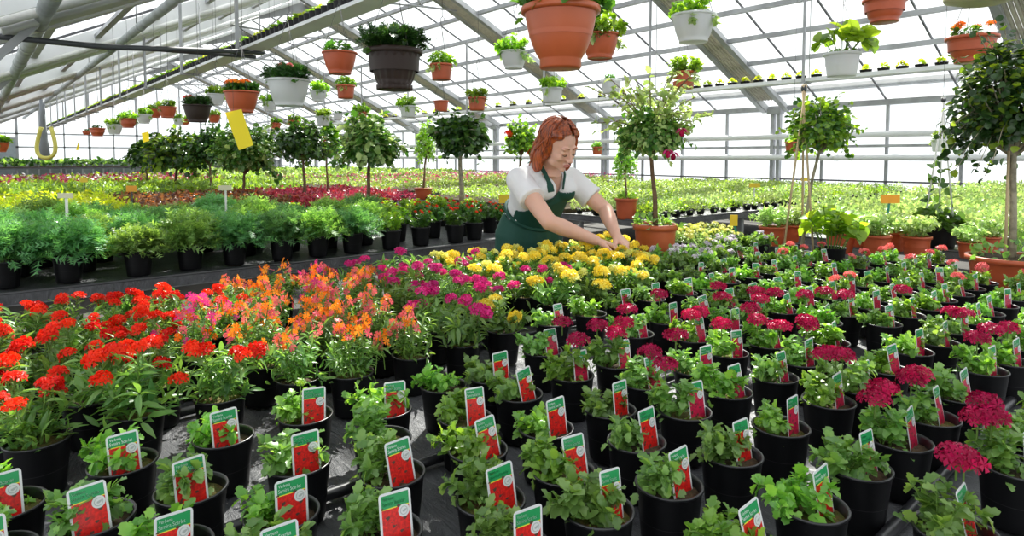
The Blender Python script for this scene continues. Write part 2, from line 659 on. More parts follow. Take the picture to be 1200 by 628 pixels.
# ------------------------------------------------------------------ greenhouse
XW, XR, X0 = 12.5, 6.2, -0.1          # side wall, ridge, valley gutter
ZE = 2.28                              # eaves
SL = 0.48
YN, YF = -7.0, 33.9                    # gable ends
TR = [2.2, 6.52, 11.1, 15.6, 20.2, 24.8, 29.3]


def zroof(x):
    return ZE + SL * (XW - x) if x > XR else ZE + SL * (XW - XR) * (x - X0) / (XR - X0)


b = MB()
b.box((-3, YN, -0.1), (XW + 0.2, YF + 0.2, 0.0), 'concrete')
struct(b.build('floor'))


def panes(name, quad):
    b = MB()
    q = np.array(quad, float)
    n = np.cross(q[1] - q[0], q[2] - q[0])
    n /= np.linalg.norm(n)
    v = np.vstack([q, q + n * 0.004])
    b.add(v, [(0, 1, 2, 3), (7, 6, 5, 4), (0, 4, 5, 1), (1, 5, 6, 2), (2, 6, 7, 3), (3, 7, 4, 0)], 'glass')
    return struct(b.build(name))


ZR = zroof(XR)
panes('window_1', [(XW + .02, YN, ZE), (XW + .02, YF, ZE), (XR, YF, ZR + .1), (XR, YN, ZR + .1)])
panes('window_2', [(X0, YN, ZE + .1), (XR, YN, ZR + .1), (XR, YF, ZR + .1), (X0, YF, ZE + .1)])
panes('window_3', [(XW + .03, YN, 0.5), (XW + .03, YF, 0.5), (XW + .03, YF, ZE), (XW + .03, YN, ZE)])
b = MB()
b.add([(X0, YF + .02, 1.2), (XW, YF + .02, 1.2), (XW, YF + .02, ZE), (XR, YF + .02, ZR), (X0, YF + .02, ZE)], [(0, 1, 2, 3, 4)], 'glass')
b.add([(X0, YF + .026, 1.2), (XW, YF + .026, 1.2), (XW, YF + .026, ZE), (XR, YF + .026, ZR), (X0, YF + .026, ZE)], [(4, 3, 2, 1, 0)], 'glass')
struct(b.build('window_4'))
# plinths
b = MB()
b.box((XW, YN, 0), (XW + .1, YF, 0.42), 'plinth')
struct(b.build('wall_side'))
b = MB()
b.box((-3, YF, 0), (XW, YF + .1, 1.12), 'plinth')
for i in range(40):
    x = -3 + i * 0.39
    b.box((x, YF - .03, 0.1), (x + .06, YF, 1.1), 'galv_light')
struct(b.build('wall_gable'))
b = MB()
b.box((0.3, YF - .06, 0.4), (1.35, YF, 2.05), 'panel_blue')
b.box((0.3, YF - .09, 2.05), (1.35, YF, 2.12), 'galv')
struct(b.build('door_1'))

ntrim = [0]


def trim(b, proto=None, loc=None):
    ntrim[0] += 1
    nm = 'trim_%d' % ntrim[0]
    if proto is None:
        return struct(b.build(nm))
    o = bpy.data.objects.new(nm, proto.data)
    COL.objects.link(o)
    o.location = loc
    return struct(o)


# long members of wall and roof, all along the house
def long_bar(x, z, w_, h_, m, y0=YN, y1=YF):
    b = MB()
    b.box((x - w_ / 2, y0, z - h_ / 2), (x + w_ / 2, y1, z + h_ / 2), m)
    return trim(b)


long_bar(XW, ZE, 0.12, 0.10, 'galv')                      # eaves plate
long_bar(XW - 0.35, ZE + 0.30, 0.28, 0.10, 'galv')         # gutter beam under the roof
long_bar(XW - 0.02, 0.46, 0.08, 0.08, 'galv')
long_bar(XW - 0.03, 0.86, 0.03, 0.03, 'bar_dark')
long_bar(XW - 0.06, 1.50, 0.07, 0.05, 'galv')
long_bar(X0, ZE - 0.02, 0.34, 0.16, 'galv_light')
long_bar(XR, ZR - .02, 0.10, 0.12, 'galv')
for i in range(9):
    x = XW - 0.9 - i * 0.68
    if x > XR + 0.2:
        long_bar(x, zroof(x) - 0.04, 0.09, 0.07, 'galv')
for i in range(8):
    x = X0 + 0.75 + i * 0.72
    long_bar(x, zroof(x) - 0.02, 0.07, 0.05, 'galv')
# posts of the side wall
pb = MB()
pb.box((-.05, -.10, 0), (.05, -.03, ZE), 'galv')
pb.box((-.05, .03, 0), (.05, .10, ZE), 'galv')
pb.box((-.12, -.14, ZE - .12), (.05, .14, ZE - .02), 'galv')
post0 = None
pb2 = MB()
pb2.box((-.02, -.025, 0.42), (.03, .025, ZE), 'galv')
mull0 = None
yy = TR[0] - 4.56
k = 0
while yy < YF:
    if post0 is None:
        post0 = trim(pb)
        post0.location = (XW - .06, yy, 0)
        mull0 = trim(pb2)
        mull0.location = (XW, yy + 1.14, 0)
        q0 = 2
    else:
        trim(None, post0, (XW - .06, yy, 0))
        trim(None, mull0, (XW, yy + 1.14, 0))
    for q in (2, 3):
        trim(None, mull0, (XW, yy + 1.14 * q, 0))
    yy = TR[k] if k < len(TR) else yy + 4.56
    k += 1
# glazing bars up the two slopes, each its own
gb = MB()
gb.beam((XW, 0, ZE), (XR, 0, ZR), 0.022, 0.03, 'bar_dark')
gl = MB()
gl.beam((X0, 0, ZE + .06), (XR, 0, ZR), 0.022, 0.03, 'bar_dark')
g0 = trim(gb)
g1 = trim(gl)
y = -1.2
g0.location = g1.location = (0, y, .03)
while y < YF - 1:
    y += 1.14
    trim(None, g0, (0, y, .03))
    trim(None, g1, (0, y, .03))

# roof trusses: twin rafters with a folded shade screen between them


def rafters():
    b = MB()
    for s in (-1, 1):
        b.beam((XW - .1, s * .2, ZE + .0), (XR, s * .2, ZR - .12), 0.06, 0.13, 'galv_light')
        b.beam((X0, s * .2, ZE - .02), (XR, s * .2, ZR - .12), 0.06, 0.13, 'galv_light')
        b.beam((X0, s * .2 + .035 * s, ZE - .09), (XR, s * .2 + .035 * s, ZR - .19), 0.10, 0.015, 'galv')
        b.beam((XW - .1, s * .2 + .035 * s, ZE - .08), (XR, s * .2 + .035 * s, ZR - .19), 0.10, 0.015, 'galv')
    return b


def screens():
    b = MB()
    for i in range(5):
        yo = -.13 + .065 * i
        b.tube([(XW - .5, yo, ZE + .15), (9, yo + .01, zroof(9) - .13), (XR + .2, yo, ZR - .24)], .031, 'screen', 8)
        b.tube([(X0 + .3, yo, ZE + .0), (3, yo - .01, zroof(3) - .19), (XR - .2, yo, ZR - .28)], .031, 'white_paint', 8)
    return b


def side_tubes():
    b = MB()
    b.tube([(X0 + .1, -.36, ZE - .04), (XR - .1, -.36, ZR - .26)], .055, 'white_paint', 12)
    b.tube([(X0 + .1, .34, ZE - .10), (XR - .1, .34, ZR - .30)], .03, 'white_paint', 10)
    # panel hanging between the rafters and the roof on this slope
    b.beam((X0 + .1, -.52, ZE + .05), (XR - .1, -.52, ZR - .12), .02, .18, 'white_paint')
    return b


R0, S0, T0 = trim(rafters()), trim(screens()), trim(side_tubes())
for o in (R0, S0, T0):
    o.location = (0, TR[0], 0)
for y in TR[1:]:
    for o in (R0, S0, T0):
        trim(None, o, (0, y, 0))
# apex frames and bowed stay of each truss
ab = MB()
ab.tube([(XR - 1.6, 0, zroof(XR - 1.6) - .2), (XR - .8, 0, ZR - 1.0), (XR, 0, ZR - 1.05), (XR + .8, 0, ZR - 1.0), (XR + 1.6, 0, zroof(XR + 1.6) - .2)], .02, 'galv', 8)
ab.beam((XR, 0, ZR - 1.05), (XR, 0, ZR - .1), .04, .04, 'galv')
ab.beam((XR - .8, 0, ZR - 1.0), (XR, 0, ZR - .25), .03, .03, 'galv')
ab.beam((XR + .8, 0, ZR - 1.0), (XR, 0, ZR - .25), .03, .03, 'galv')
for s in (-1, 1):
    ab.add([(XR, -.02, ZR - .15), (XR + s * .9, -.02, zroof(XR + s * .9) - .2), (XR + s * .9, -.02, zroof(XR + s * .9) - .32), (XR, -.02, ZR - .5)], [(0, 1, 2, 3), (3, 2, 1, 0)], 'galv')
A0 = trim(ab)
A0.location = (0, TR[0], 0)
for y in TR[1:]:
    trim(None, A0, (0, y, 0))
# crosswise tie from the valley gutter to the hanging shelf, with its stay
tb = MB()
tb.tube([(X0, 0, ZE - .03), (0.9, 0, ZE - .035), (2.25, 0, ZE + .06)], .024, 'dark_pipe', 8)
tb.tube([(X0, .1, ZE - .03), (2.2, .1, ZE + .02)], .018, 'dark_pipe', 8)
TB = trim(tb)
TB.location = (0, TR[1], 0)
# posts under the valley gutter
vb = MB()
vb.box((-.07, -.07, 0), (.07, .07, ZE), 'galv')
vb.beam((0, 0, ZE - .5), (.7, 0, ZE + .3), .06, .06, 'galv')
V0 = trim(vb)
V0.location = (X0, TR[1], 0)
for y in TR[2:]:
    trim(None, V0, (X0, y, 0))
# gable end frame
for x in (1.35, 2.15, 3.0, 3.9, 4.85, 5.75, 6.65, 7.6, 8.5, 9.4, 10.3, 11.2):
    b = MB()
    wd = .09 if int(x * 10) % 2 else .05
    b.box((x, YF - .05, 1.1), (x + wd, YF, zroof(x)), 'galv')
    trim(b)
for z in (1.15, 1.72, ZE):
    b = MB()
    b.box((X0, YF - .05, z - .03), (XW, YF, z + .03), 'galv')
    trim(b)
b = MB()
b.beam((X0, YF - .03, ZE), (XR, YF - .03, ZR), .1, .12, 'galv')
b.beam((XW, YF - .03, ZE), (XR, YF - .03, ZR), .1, .12, 'galv')
trim(b)

# pipes
def pipe(name, x, z, r, m, label, y0, y1, coupl=0, y=None):
    b = MB()
    b.tube([(x, y0, z), (x, y1, z)], r, m, 16)
    o = b.build(name)
    tag(o, label, 'pipe')
    return o


def pipe_couplings(x, z, r, y0, y1, step, m):
    t = []
    yy = y0
    while yy < y1:
        t.append(yy)
        yy += step
    return t


def long_pipe(x, z, r, m, label, y0, y1, step):
    root = thing('heating_pipe', label, 'pipe', (x, y0, z))
    if x > 10:
        for q, yb in enumerate([t - y0 for t in TR if y0 < t < y1]):
            bb = MB()
            bb.beam((r * .5, 0, 0), (XW - x + .0, 0, 0), .03, .04, 'galv')
            bk = bb.build('bracket', root, (0, yb, 0)) if q == 0 else link('bracket', bk.data, root, (0, yb, 0))
    b = MB()
    b.tube([(0, 0, 0), (0, y1 - y0, 0)], r, m, 16)
    b.build('pipe_run', root)
    yy = step * .6
    c = None
    while yy < y1 - y0:
        b = MB()
        b.tube([(0, 0, 0), (0, .09, 0)], r * 1.13, m, 16)
        c = b.build('coupling', root, (0, yy, 0)) if c is None else link('coupling', c.data, root, (0, yy, 0))
        b2 = MB()
        b2.tube([(0, 0, r), (0, 0, r + .35)], .006, 'wire', 5)
        link('hanger_rod', b2.mesh('hanger_rod'), root, (0, yy + .3, 0)) if z > 2 else None
        yy += step
    return root


long_pipe(0.46, 2.42, .062, 'pipe_grey', 'thick grey pipe overhead, the steeper of the two above the roof ties', 1.5, YF - .3, 1.45)
long_pipe(1.65, 2.92, .05, 'pipe_grey', 'grey pipe overhead with the hanging baskets below it', 1.2, YF - .3, 2.2)
long_pipe(XW - .25, 1.70, .055, 'white_paint', 'upper of the two pale heating pipes along the glass side wall', YN + .5, YF - .3, 4.5)
long_pipe(XW - .25, 1.29, .055, 'white_paint', 'lower of the two pale heating pipes along the glass side wall', YN + .5, YF - .3, 4.5)

# ------------------------------------------------------------------ benches


def bench(label, x0, x1, y0, y1, top, tubes=(), skirt=0.05):
    root = thing('growing_bench', label, 'bench', (0, 0, 0))
    b = MB()
    nx, ny = max(2, int((x1 - x0) / .035)), max(2, int((y1 - y0) / .035))
    if (x1 - x0) * (y1 - y0) > 14:
        nx, ny = nx // 5, ny // 5
    nx, ny = min(nx, 160), min(ny, 90)
    gx, gy = np.meshgrid(np.linspace(x0, x1, nx + 1), np.linspace(y0, y1, ny + 1), indexing='ij')
    gz = top + 0.0022 * (np.sin(gx * 9 + gy * 4 + np.sin(gy * 6)) + np.sin(gx * 23 - gy * 17 + 2 * np.sin(gx * 7)) + .6 * np.sin(gx * 51 + gy * 39)) - .006
    v = np.stack([gx, gy, gz], 2).reshape(-1, 3)
    f = [(i * (ny + 1) + j, (i + 1) * (ny + 1) + j, (i + 1) * (ny + 1) + j + 1, i * (ny + 1) + j + 1) for i in range(nx) for j in range(ny)]
    b.add(v, f, 'ground_cloth', True)
    e = .0
    for q0, q1 in (((x0, y0), (x1, y0)), ((x1, y0), (x1, y1)), ((x1, y1), (x0, y1)), ((x0, y1), (x0, y0))):
        b.add([(q0[0], q0[1], top - .004), (q1[0], q1[1], top - .004), (q1[0], q1[1], top - skirt), (q0[0], q0[1], top - skirt)], [(3, 2, 1, 0)], 'ground_cloth')
    b.build('bench_cloth', root)
    b = MB()
    b.box((x0 + .02, y0 + .02, top - .06), (x1 - .02, y1 - .02, top - .03), 'bench_metal')
    b.build('bench_tray', root)
    b = MB()
    for xa in (x0 + .012, x1 - .012):
        b.tube([(xa, y0, top - .002), (xa, y1, top - .002)], .011, 'black_tube', 8)
    for ya in (y0 + .012, y1 - .012):
        b.tube([(x0, ya, top - .002), (x1, ya, top - .002)], .011, 'black_tube', 8)
    b.build('bench_lip', root)
    leg = None
    n = max(2, int((x1 - x0) / 1.6))
    for i in range(n + 1):
        for ya in (y0 + .12, y1 - .12):
            xx = x0 + .12 + (x1 - x0 - .24) * i / n
            if leg is None:
                lb = MB()
                lb.box((-.025, -.025, 0), (.025, .025, top - .06), 'bench_metal')
                leg = lb.build('leg', root, (xx, ya, 0))
            else:
                link('leg', leg.data, root, (xx, ya, 0))
    return root


BZ = 0.70
bench('long growing bench crowded with tagged pots and red, orange, magenta and yellow flowers', -1.8, 3.62, 0.08, 2.34, BZ)
bench('growing bench of feathery green pots behind the red flowers', -2.2, 3.5, 3.55, 5.75, BZ)
bench('growing bench of lime, brown and red leaved plants behind the feathery greens', -2.5, 4.3, 6.75, 9.1, BZ)
bench('growing bench of grassy green plants beyond the red leaved ones', -2.5, 4.3, 10.2, 13.4, BZ)
bench('growing bench with a red flowering strip close to the gable wall', -2.5, 4.3, 14.6, 19.5, BZ)
bench('growing bench with terracotta pots and a black climber pot by the side wall', 4.75, 11.7, -1.2, 2.62, BZ)
bench('growing bench of pale seedlings across the aisle behind the gardener', 4.75, 11.7, 3.7, 8.0, BZ)
bench('growing bench with pink and red bedding flowers beyond the pale seedlings', 4.75, 11.7, 9.0, 14.4, BZ)
bench('last growing bench of pale green plants towards the gable', 4.75, 11.7, 15.4, 24.5, BZ)

# irrigation hoses on the first bench
for i, (yy, x0, x1) in enumerate([(1.59, -.6, 3.4), (1.03, -.4, 3.4), (0.375, 0.1, 3.45), (2.05, -.6, 3.4)]):
    b = MB()
    pts = [(x, yy + .012 * math.sin(x * 3 + i), BZ + .011) for x in np.linspace(x0, x1, 30)]
    b.tube(pts, .0105, 'black_tube', 10)
    tag(b.build('irrigation_hose'), ['black hose on the cloth between tagged pots and the red flowers', 'black hose on the cloth amid the tagged pots at lower left', 'black hose on the cloth showing at lower right', 'black hose at the far edge beneath the yellow flowers'][i], 'hose')


# hanging shelves with small pots
def hanging_shelf(label, x, z, y0, y1, wd, hk, m, hang):
    root = thing('hanging_shelf', label, 'shelf', (x, y0, z))
    L = y1 - y0
    b = MB()
    b.box((-wd / 2, 0, 0), (wd / 2, L, .012), m)
    b.box((-wd / 2, 0, .012), (-wd / 2 + .012, L, hk), m)
    b.box((wd / 2 - .012, 0, .012), (wd / 2, L, hk), m)
    b.build('trough', root)
    hg = None
    yy = hang[0]
    while yy < L:
        zt = zroof(x) - z - .12
        b = MB()
        b.beam((-wd / 2 - .015, 0, -.02), (-wd / 2 - .015, 0, zt), .03, .03, 'galv', (0, 1, 0))
        b.beam((-wd / 2 - .03, 0, -.012), (wd / 2 + .03, 0, -.012), .05, .022, 'galv')
        b.tube([(wd / 2 + .015, 0, -.02), (wd / 2 + .015, 0, zt)], .006, 'galv', 6)
        hg = b.build('hanger', root, (0, yy, 0)) if hg is None else link('hanger', hg.data, root, (0, yy, 0))
        yy += hang[1]
    return root


hanging_shelf('long hanging trough filled with small seedling pots, over the feathery greens', 2.13, 2.345, 1.0, 32.5, .19, .028, 'white_paint', (5.6, 2.2))
hanging_shelf('slim hanging shelf with spaced seedling pots in front of the side wall', 8.8, 2.33, -2.0, 32, .14, .05, 'white_paint', (1.0, 2.6))

# ------------------------------------------------------------------ pots


def pot_mesh(r, h, m, rim='plain', m_rim=None, foot=0, ribs=0, taper=0.76, name='pot', bell=0.0, n=28):
    """open pot, base at z=0, rim radius r"""
    b = MB()
    rb = r * taper
    lip = r * 0.045 if rim == 'plain' else r * 0.09
    lh = h * 0.05 if rim == 'plain' else h * 0.13
    prof = [(0.001, 0.004)]
    if foot:
        prof += [(rb * 0.98, 0), (rb * 1.02, 0.004), (rb * 1.02, foot), (rb * .93, foot + .004)]
        z0 = foot + .006
    else:
        prof += [(rb * .97, 0), (rb, 0.003)]
        z0 = 0.004
    for i in range(1, 7):
        t = i / 6
        rr = rb + (r - lip - rb) * (t if not bell else t ** (1 - bell))
        prof.append((rr, z0 + (h - lh - z0) * t))
    b.lathe(prof, m, n * (3 if ribs else 1), ribs=ribs, rib_amp=.022 if ribs else 0)
    b.lathe([(r - lip, h - lh), (r, h - lh + .001), (r, h - .0015), (r - lip * .4, h), (r - lip - .0015, h - .001), (r - lip - .003, h - lh), (r * .86, h * .45)], m_rim or m, n)
    return b.mesh(name)


def soil_mesh(r, z, m='soil', n=20, name='soil'):
    b = MB()
    v = [(0, 0, z + .004)]
    for k, rr in enumerate((.4, .75, 1.0)):
        for j in range(n):
            a = 2 * PI * j / n
            v.append((r * rr * math.cos(a), r * rr * math.sin(a), z + float(rng.uniform(-.003, .004)) * (k < 2)))
    f = [(0, 1 + j, 1 + (j + 1) % n) for j in range(n)]
    for k in range(2):
        f += [(1 + k * n + j, 1 + (k + 1) * n + j, 1 + (k + 1) * n + (j + 1) % n, 1 + k * n + (j + 1) % n) for j in range(n)]
    b.add(v, f, m, True)
    return b.mesh(name)


PH, PR = 0.098, 0.0525
POT = pot_mesh(PR, PH, 'black_plastic', m_rim='black_rim', taper=.78)
SOILS = [soil_mesh(PR * .93, PH - .017, m) for m in ('soil', 'moss')]


# ------------------------------------------------------------------ plant tags
def text_mesh(s, size, m, thick=.0002):
    cu = bpy.data.curves.new('t', 'FONT')
    cu.body = s
    cu.size = size
    cu.extrude = thick
    o = bpy.data.objects.new('t', cu)
    COL.objects.link(o)
    dg = bpy.context.evaluated_depsgraph_get()
    me = bpy.data.meshes.new_from_object(o.evaluated_get(dg))
    bpy.data.objects.remove(o)
    v = np.array([x.co[:] for x in me.vertices])
    f = [tuple(p.vertices) for p in me.polygons]
    bpy.data.meshes.remove(me)
    return v, f


TXT1 = text_mesh('Verbena', .0062, 'tag_white')
TXT2 = text_mesh('Samira Scarlet', .0072, 'tag_white')


def tag_meshes(picture, slope=1):
    """(card, header, picture, seal), card upright in the xz plane, facing -y, foot at the origin"""
    W, H, t = .046, .084, .0009
    b = MB()
    pts = []
    r = .005
    for cx, cz, a0 in ((W / 2 - r, H - r, 0), (-W / 2 + r, H - r, 90), (-W / 2 + r, 0, 180), (W / 2 - r, 0, 270)):
        for k in range(4):
            a = math.radians(a0 + k * 30)
            q = r if cz > 0 else .002
            pts.append((cx + r * math.cos(a), cz + (r * math.sin(a) if cz > 0 else .0)))
    n = len(pts)
    v = [(x, -t / 2, z) for x, z in pts] + [(x, t / 2, z) for x, z in pts]
    f = [tuple(range(n))[::-1], tuple(range(n, 2 * n))] + [(i, (i + 1) % n, n + (i + 1) % n, n + i) for i in range(n)]
    b.add(v, f, 'tag_white')
    card = b.mesh('card')

    def quad(mb, x0, x1, z0, z1, y, m):
        mb.add([(x0, y, z0), (x1, y, z0), (x1, y, z1), (x0, y, z1)], [(0, 1, 2, 3)], m)
    i = .0032
    hb = MB()
    quad(hb, -W / 2 + i, W / 2 - i, H * .765, H - i, -t / 2 - .0002, 'tag_green')
    quad(hb, -W / 2 + i, W / 2 - i, H * .75, H * .765, -t / 2 - .0002, 'tag_yellow')
    for (tv, tf), x, z in ((TXT1, -W / 2 + .005, H * .885), (TXT2, -W / 2 + .0045, H * .805)):
        vv = np.stack([tv[:, 0] * .78 + x, -t / 2 - .0004 + tv[:, 2] * 0, tv[:, 1] + z], 1)
        hb.add(vv, tf, 'tag_white')
    header = hb.mesh('header')
    p = MB()
    quad(p, -W / 2 + i, W / 2 - i, .004, H * .75, -t / 2 - .0002, picture)
    rr = np.random.default_rng(3)
    for k in range(16):
        cx, cz, q = rr.uniform(-.019, .019), rr.uniform(.012, .066), rr.uniform(.0012, .0034)
        if k > 9:
            q *= .4
        a = np.arange(7) * 2 * PI / 7
        q2 = q * rr.uniform(.5, 1.1, 7)
        p.add(np.stack([cx + q2 * np.cos(a) * 1.4, np.full(7, -t / 2 - .0004), cz + q2 * np.sin(a)], 1), [tuple(range(7))], 'tag_dark')
    pic = p.mesh('picture')
    s = MB()
    a = np.arange(20) * 2 * PI / 20
    for q, m, y in ((.0082, 'tag_seal', .0006), (.0056, 'tag_grey', .0008), (.0047, 'tag_seal', .0010)):
        s.add(np.stack([.0115 + q * np.cos(a), np.full(20, -t / 2 - y), .0568 + q * np.sin(a)], 1), [tuple(range(20))], m)
    a = np.arange(8) * 2 * PI / 8
    s.add(np.stack([.0125 + .0034 * np.cos(a) + .0006 * np.sin(2 * a), np.full(8, -t / 2 - .0012), .0568 + .0018 * np.sin(a) + .001 * np.cos(a)], 1), [tuple(range(8))], 'tag_grey')
    seal = s.mesh('seal')
    return card, header, pic, seal


TAG_R = tag_meshes('tag_red')
TAG_C = tag_meshes('tag_crimson')


def put_tag(root, meshes, x, y, z, rz, tilt, roll):
    c = link('plant_tag', meshes[0], root, (x, y, z))
    c.rotation_euler = (-tilt, roll, rz)
    for nm, me in zip(('header', 'picture', 'seal'), meshes[1:]):
        link(nm, me, c)
    return c


# ------------------------------------------------------------------ plant kinds: (foliage mesh, [(head position, head mesh)])
def head(m, n=20, r=.020, fr=.0085, flat=.62, m2=None, frac2=0, calyx=True, stem=.03):
    b = MB()
    flower_dome(b, n, r, fr, m, flat, m2=m2, frac2=frac2)
    if calyx:
        b.ball((0, 0, -.002), (r * .55, r * .55, r * .35), 'stem_green', 6)
    b.tube([(0, 0, -stem), (0, 0, 0)], .0014, 'stem_green', 4, False)
    return b.mesh('flower_head')


HEADS = {
    'crimson': [head('petal_crimson', 26, .021, .0085) for _ in range(3)],
    'red': [head('petal_red', 15, .0145, .0110, .6) for _ in range(3)] + [head('petal_red', 10, .011, .0095, .7)],
    'magenta': [head('petal_magenta', 16, .0155, .0105, .65) for _ in range(3)],
    'coral': [head('petal_coral', 20, .018, .0085) for _ in range(2)],
    'yellow': [head('petal_yellow', 20, .021, .0125, .7) for _ in range(3)] + [head('petal_lemon', 16, .017, .0105, .7)],
    'lemon': [head('petal_lemon', 14, .017, .0080, .7) for _ in range(3)],
    'bud': [head('leaf_bright', 14, .010, .0050, .7) for _ in range(2)],
    'lilac': [head('petal_lilac', 4, .010, .0130, .4) for _ in range(3)],
}


def spike(mats, n, L, rad, fr):
    """loose upright spray of florets"""
    b = MB()
    b.tube([(0, 0, -.05), (0, 0, L * .9)], .0012, 'stem_green', 4, False)
    t = (np.arange(n) + .5) / n
    a = np.arange(n) * 2.4 + rng.uniform(0, 6)
    rr = rad * (1.0 - .55 * t)
    P = np.stack([rr * np.cos(a), rr * np.sin(a), t * L], 1)
    out = np.stack([np.cos(a), np.sin(a), np.full(n, .35)], 1) + rng.normal(0, .25, (n, 3))
    Nn = unit(out)
    T = unit(np.cross(Nn, rng.normal(0, 1, (n, 3))))
    S = fr * rng.uniform(.75, 1.15, n)
    M = frames(P, T, Nn, S)
    w_ = rng.integers(0, len(mats), n)
    for k, m in enumerate(mats):
        if (w_ == k).any():
            b.scatter(*FLORET, M[w_ == k], m)
    return b.mesh('flower_spike')


HEADS['orange'] = [spike(['petal_orange', 'petal_rose', 'petal_orange'], 6, .035, .015, .0115) for _ in range(3)] + [spike(['petal_rose', 'petal_coral'], 5, .035, .011, .009)]
HEADS['salmon'] = [spike(['petal_rose', 'petal_orange', 'petal_coral'], 6, .035, .015, .011) for _ in range(3)]
HEADS['rosy'] = [spike(['petal_rose', 'petal_magenta', 'petal_orange'], 6, .035, .015, .011) for _ in range(2)]


def kind_variants(k, n=4):
    out = []
    for i in range(n):
        b = MB()
        heads = []
        if k in ('young', 'crimson', 'coral'):
            tips = stems_foliage(b, 9, (.062 if i % 2 else .048) if k == 'young' else .068, .050 if i % 2 else .061, LEAF_OVATE, .0185, 'leaf_verbena' if i % 3 else 'leaf_grey', per=9, r0=.012, start=.1, sr=.0012)
            mound(b, 36, .034, .026, LEAF_OVATE, .0175, 'leaf_verbena' if i % 3 else 'leaf_grey', up=.2, low=.0)
            tips = sorted(tips, key=lambda p: -p[2])
            heads = [p + np.array([0, 0, .022]) for p in tips[:3]]
        elif k in ('red', 'magenta', 'yellow'):
            H = .115 if k != 'yellow' else .10
            tips = stems_foliage(b, 11, H, .085, LEAF_LANCE if k != 'yellow' else LEAF_SMALL, .034 if k != 'yellow' else .024, 'leaf_lance', per=9, r0=.02, start=.08, sr=.0015, jitter=.8)
            mound(b, 60, .055, .055, LEAF_LANCE, .034, 'leaf_lance', up=.6, low=.0)
            heads = [p + np.array([0, 0, .014]) for p in tips]
        elif k in ('orange', 'salmon', 'rosy'):
            tips = stems_foliage(b, 13, .108, .072, LEAF_LANCE, .024, 'leaf_lance', per=12, r0=.022, start=.06, sr=.0013, jitter=.8)
            mound(b, 60, .05, .07, LEAF_LANCE, .026, 'leaf_grey', up=.6, low=.0)
            heads = [p + np.array([0, 0, .0]) for p in tips]
        elif k == 'lemon':
            tips = stems_foliage(b, 12, .10, .085, LEAF_SMALL, .020, 'leaf_pale', per=9, r0=.02, start=.08, sr=.0012, jitter=.7)
            heads = [p + np.array([0, 0, .008]) for p in tips]
        elif k == 'pansy':
            tips = stems_foliage(b, 12, .065, .075, LEAF_SMALL, .024, 'leaf_grey', per=8, r0=.02, start=.05, sr=.0012, jitter=.6)
            mound(b, 30, .055, .03, LEAF_SMALL, .022, 'leaf_dark', up=.3, low=.0)
            heads = [p + np.array([0, 0, .012]) for p in tips]
        out.append((b.mesh('foliage'), heads))
    return out


KINDS = {k: kind_variants(k) for k in ('young', 'crimson', 'coral', 'red', 'magenta', 'yellow', 'orange', 'lemon', 'pansy')}
KINDS['salmon'] = KINDS['orange']
KINDS['rosy'] = KINDS['orange']

# ------------------------------------------------------------------ where each pot of the first bench stands
RIM = BZ + PH
rows = [0.25, 0.41, 0.57, 0.73, 0.865, 1.02, 1.19, 1.40, 1.57, 1.74, 1.91, 2.08, 2.235]
seen = [(144, 540), (224, 571), (90, 612), (200, 640), (262, 510), (358, 485), (350, 540), (330, 600), (448, 512), (460, 552), (450, 620),
        (545, 487), (560, 525), (575, 583), (600, 640), (320, 655), (452, 478), (520, 450), (575, 440), (640, 500), (660, 550), (701, 595),
        (746, 515), (784, 565), (857, 530), (870, 635), (715, 478), (803, 480), (608, 460), (950, 590), (1005, 545), (1120, 620),
        (1055, 514), (915, 498), (1090, 487), (1190, 545), (636, 410), (670, 438), (722, 424), (745, 390), (755, 447), (815, 432), (853, 457),
        (780, 375), (812, 395), (853, 412), (908, 440), (938, 422), (972, 400), (1003, 452), (971, 468), (1038, 431), (1068, 410),
        (1035, 378), (1100, 400), (1122, 462), (1152, 432), (1182, 422), (5, 590), (12, 640),
        (44, 513), (105, 465), (160, 480), (185, 447), (258, 462), (194, 372), (350, 441), (412, 435), (483, 414), (542, 400),
        (570, 368), (590, 385)]
spots = []
for q in seen:
    p = un(q[0], q[1], RIM)[:2]
    r_ = int(np.argmin([abs(p[1] - y) for y in rows]))
    spots.append([p[0], p[1], r_])


def far_enough(x, y, d):
    return all((x - s[0]) ** 2 + (y - s[1]) ** 2 > d * d for s in spots)


for r_, y in enumerate(rows):
    xs = [s[0] for s in spots if s[2] == r_]
    start = max(xs) + .165 if (xs and r_ < 8) else -.3 + (.08 if r_ % 2 else 0)
    x = start
    while x < 3.5:
        xx, y2 = x + rng.uniform(-.012, .012), y + rng.uniform(-.012, .012)
        px, py = pj((xx, y2, RIM))
        vis = -50 < px < 1245 and py < 690
        gap = (1130 < px < 1175 and 500 < py < 640) or (975 < px < 1035 and 372 < py < 400)
        big = (xx - 3.40) ** 2 + (y2 - .73) ** 2 < .26 ** 2 or (xx - 2.81) ** 2 + (y2 - 2.15) ** 2 < .21 ** 2 or (xx - 3.36) ** 2 + (y2 - 1.62) ** 2 < .19 ** 2 or (xx - 3.36) ** 2 + (y2 - 1.42) ** 2 < .14 ** 2
        if vis and not gap and not big and far_enough(xx, y2, .122):
            spots.append([xx, y2, r_])
        x += .165 if r_ < 9 else .158

# keep neighbours from touching
P2 = np.array([[s[0], s[1]] for s in spots])
for it in range(60):
    for i in range(len(P2)):
        d = P2 - P2[i]
        L_ = np.hypot(d[:, 0], d[:, 1])
        L_[i] = 9
        for j in np.where(L_ < .113)[0]:
            m_ = (.114 - L_[j]) / 2 * d[j] / L_[j]
            P2[j] += m_
            P2[i] -= m_


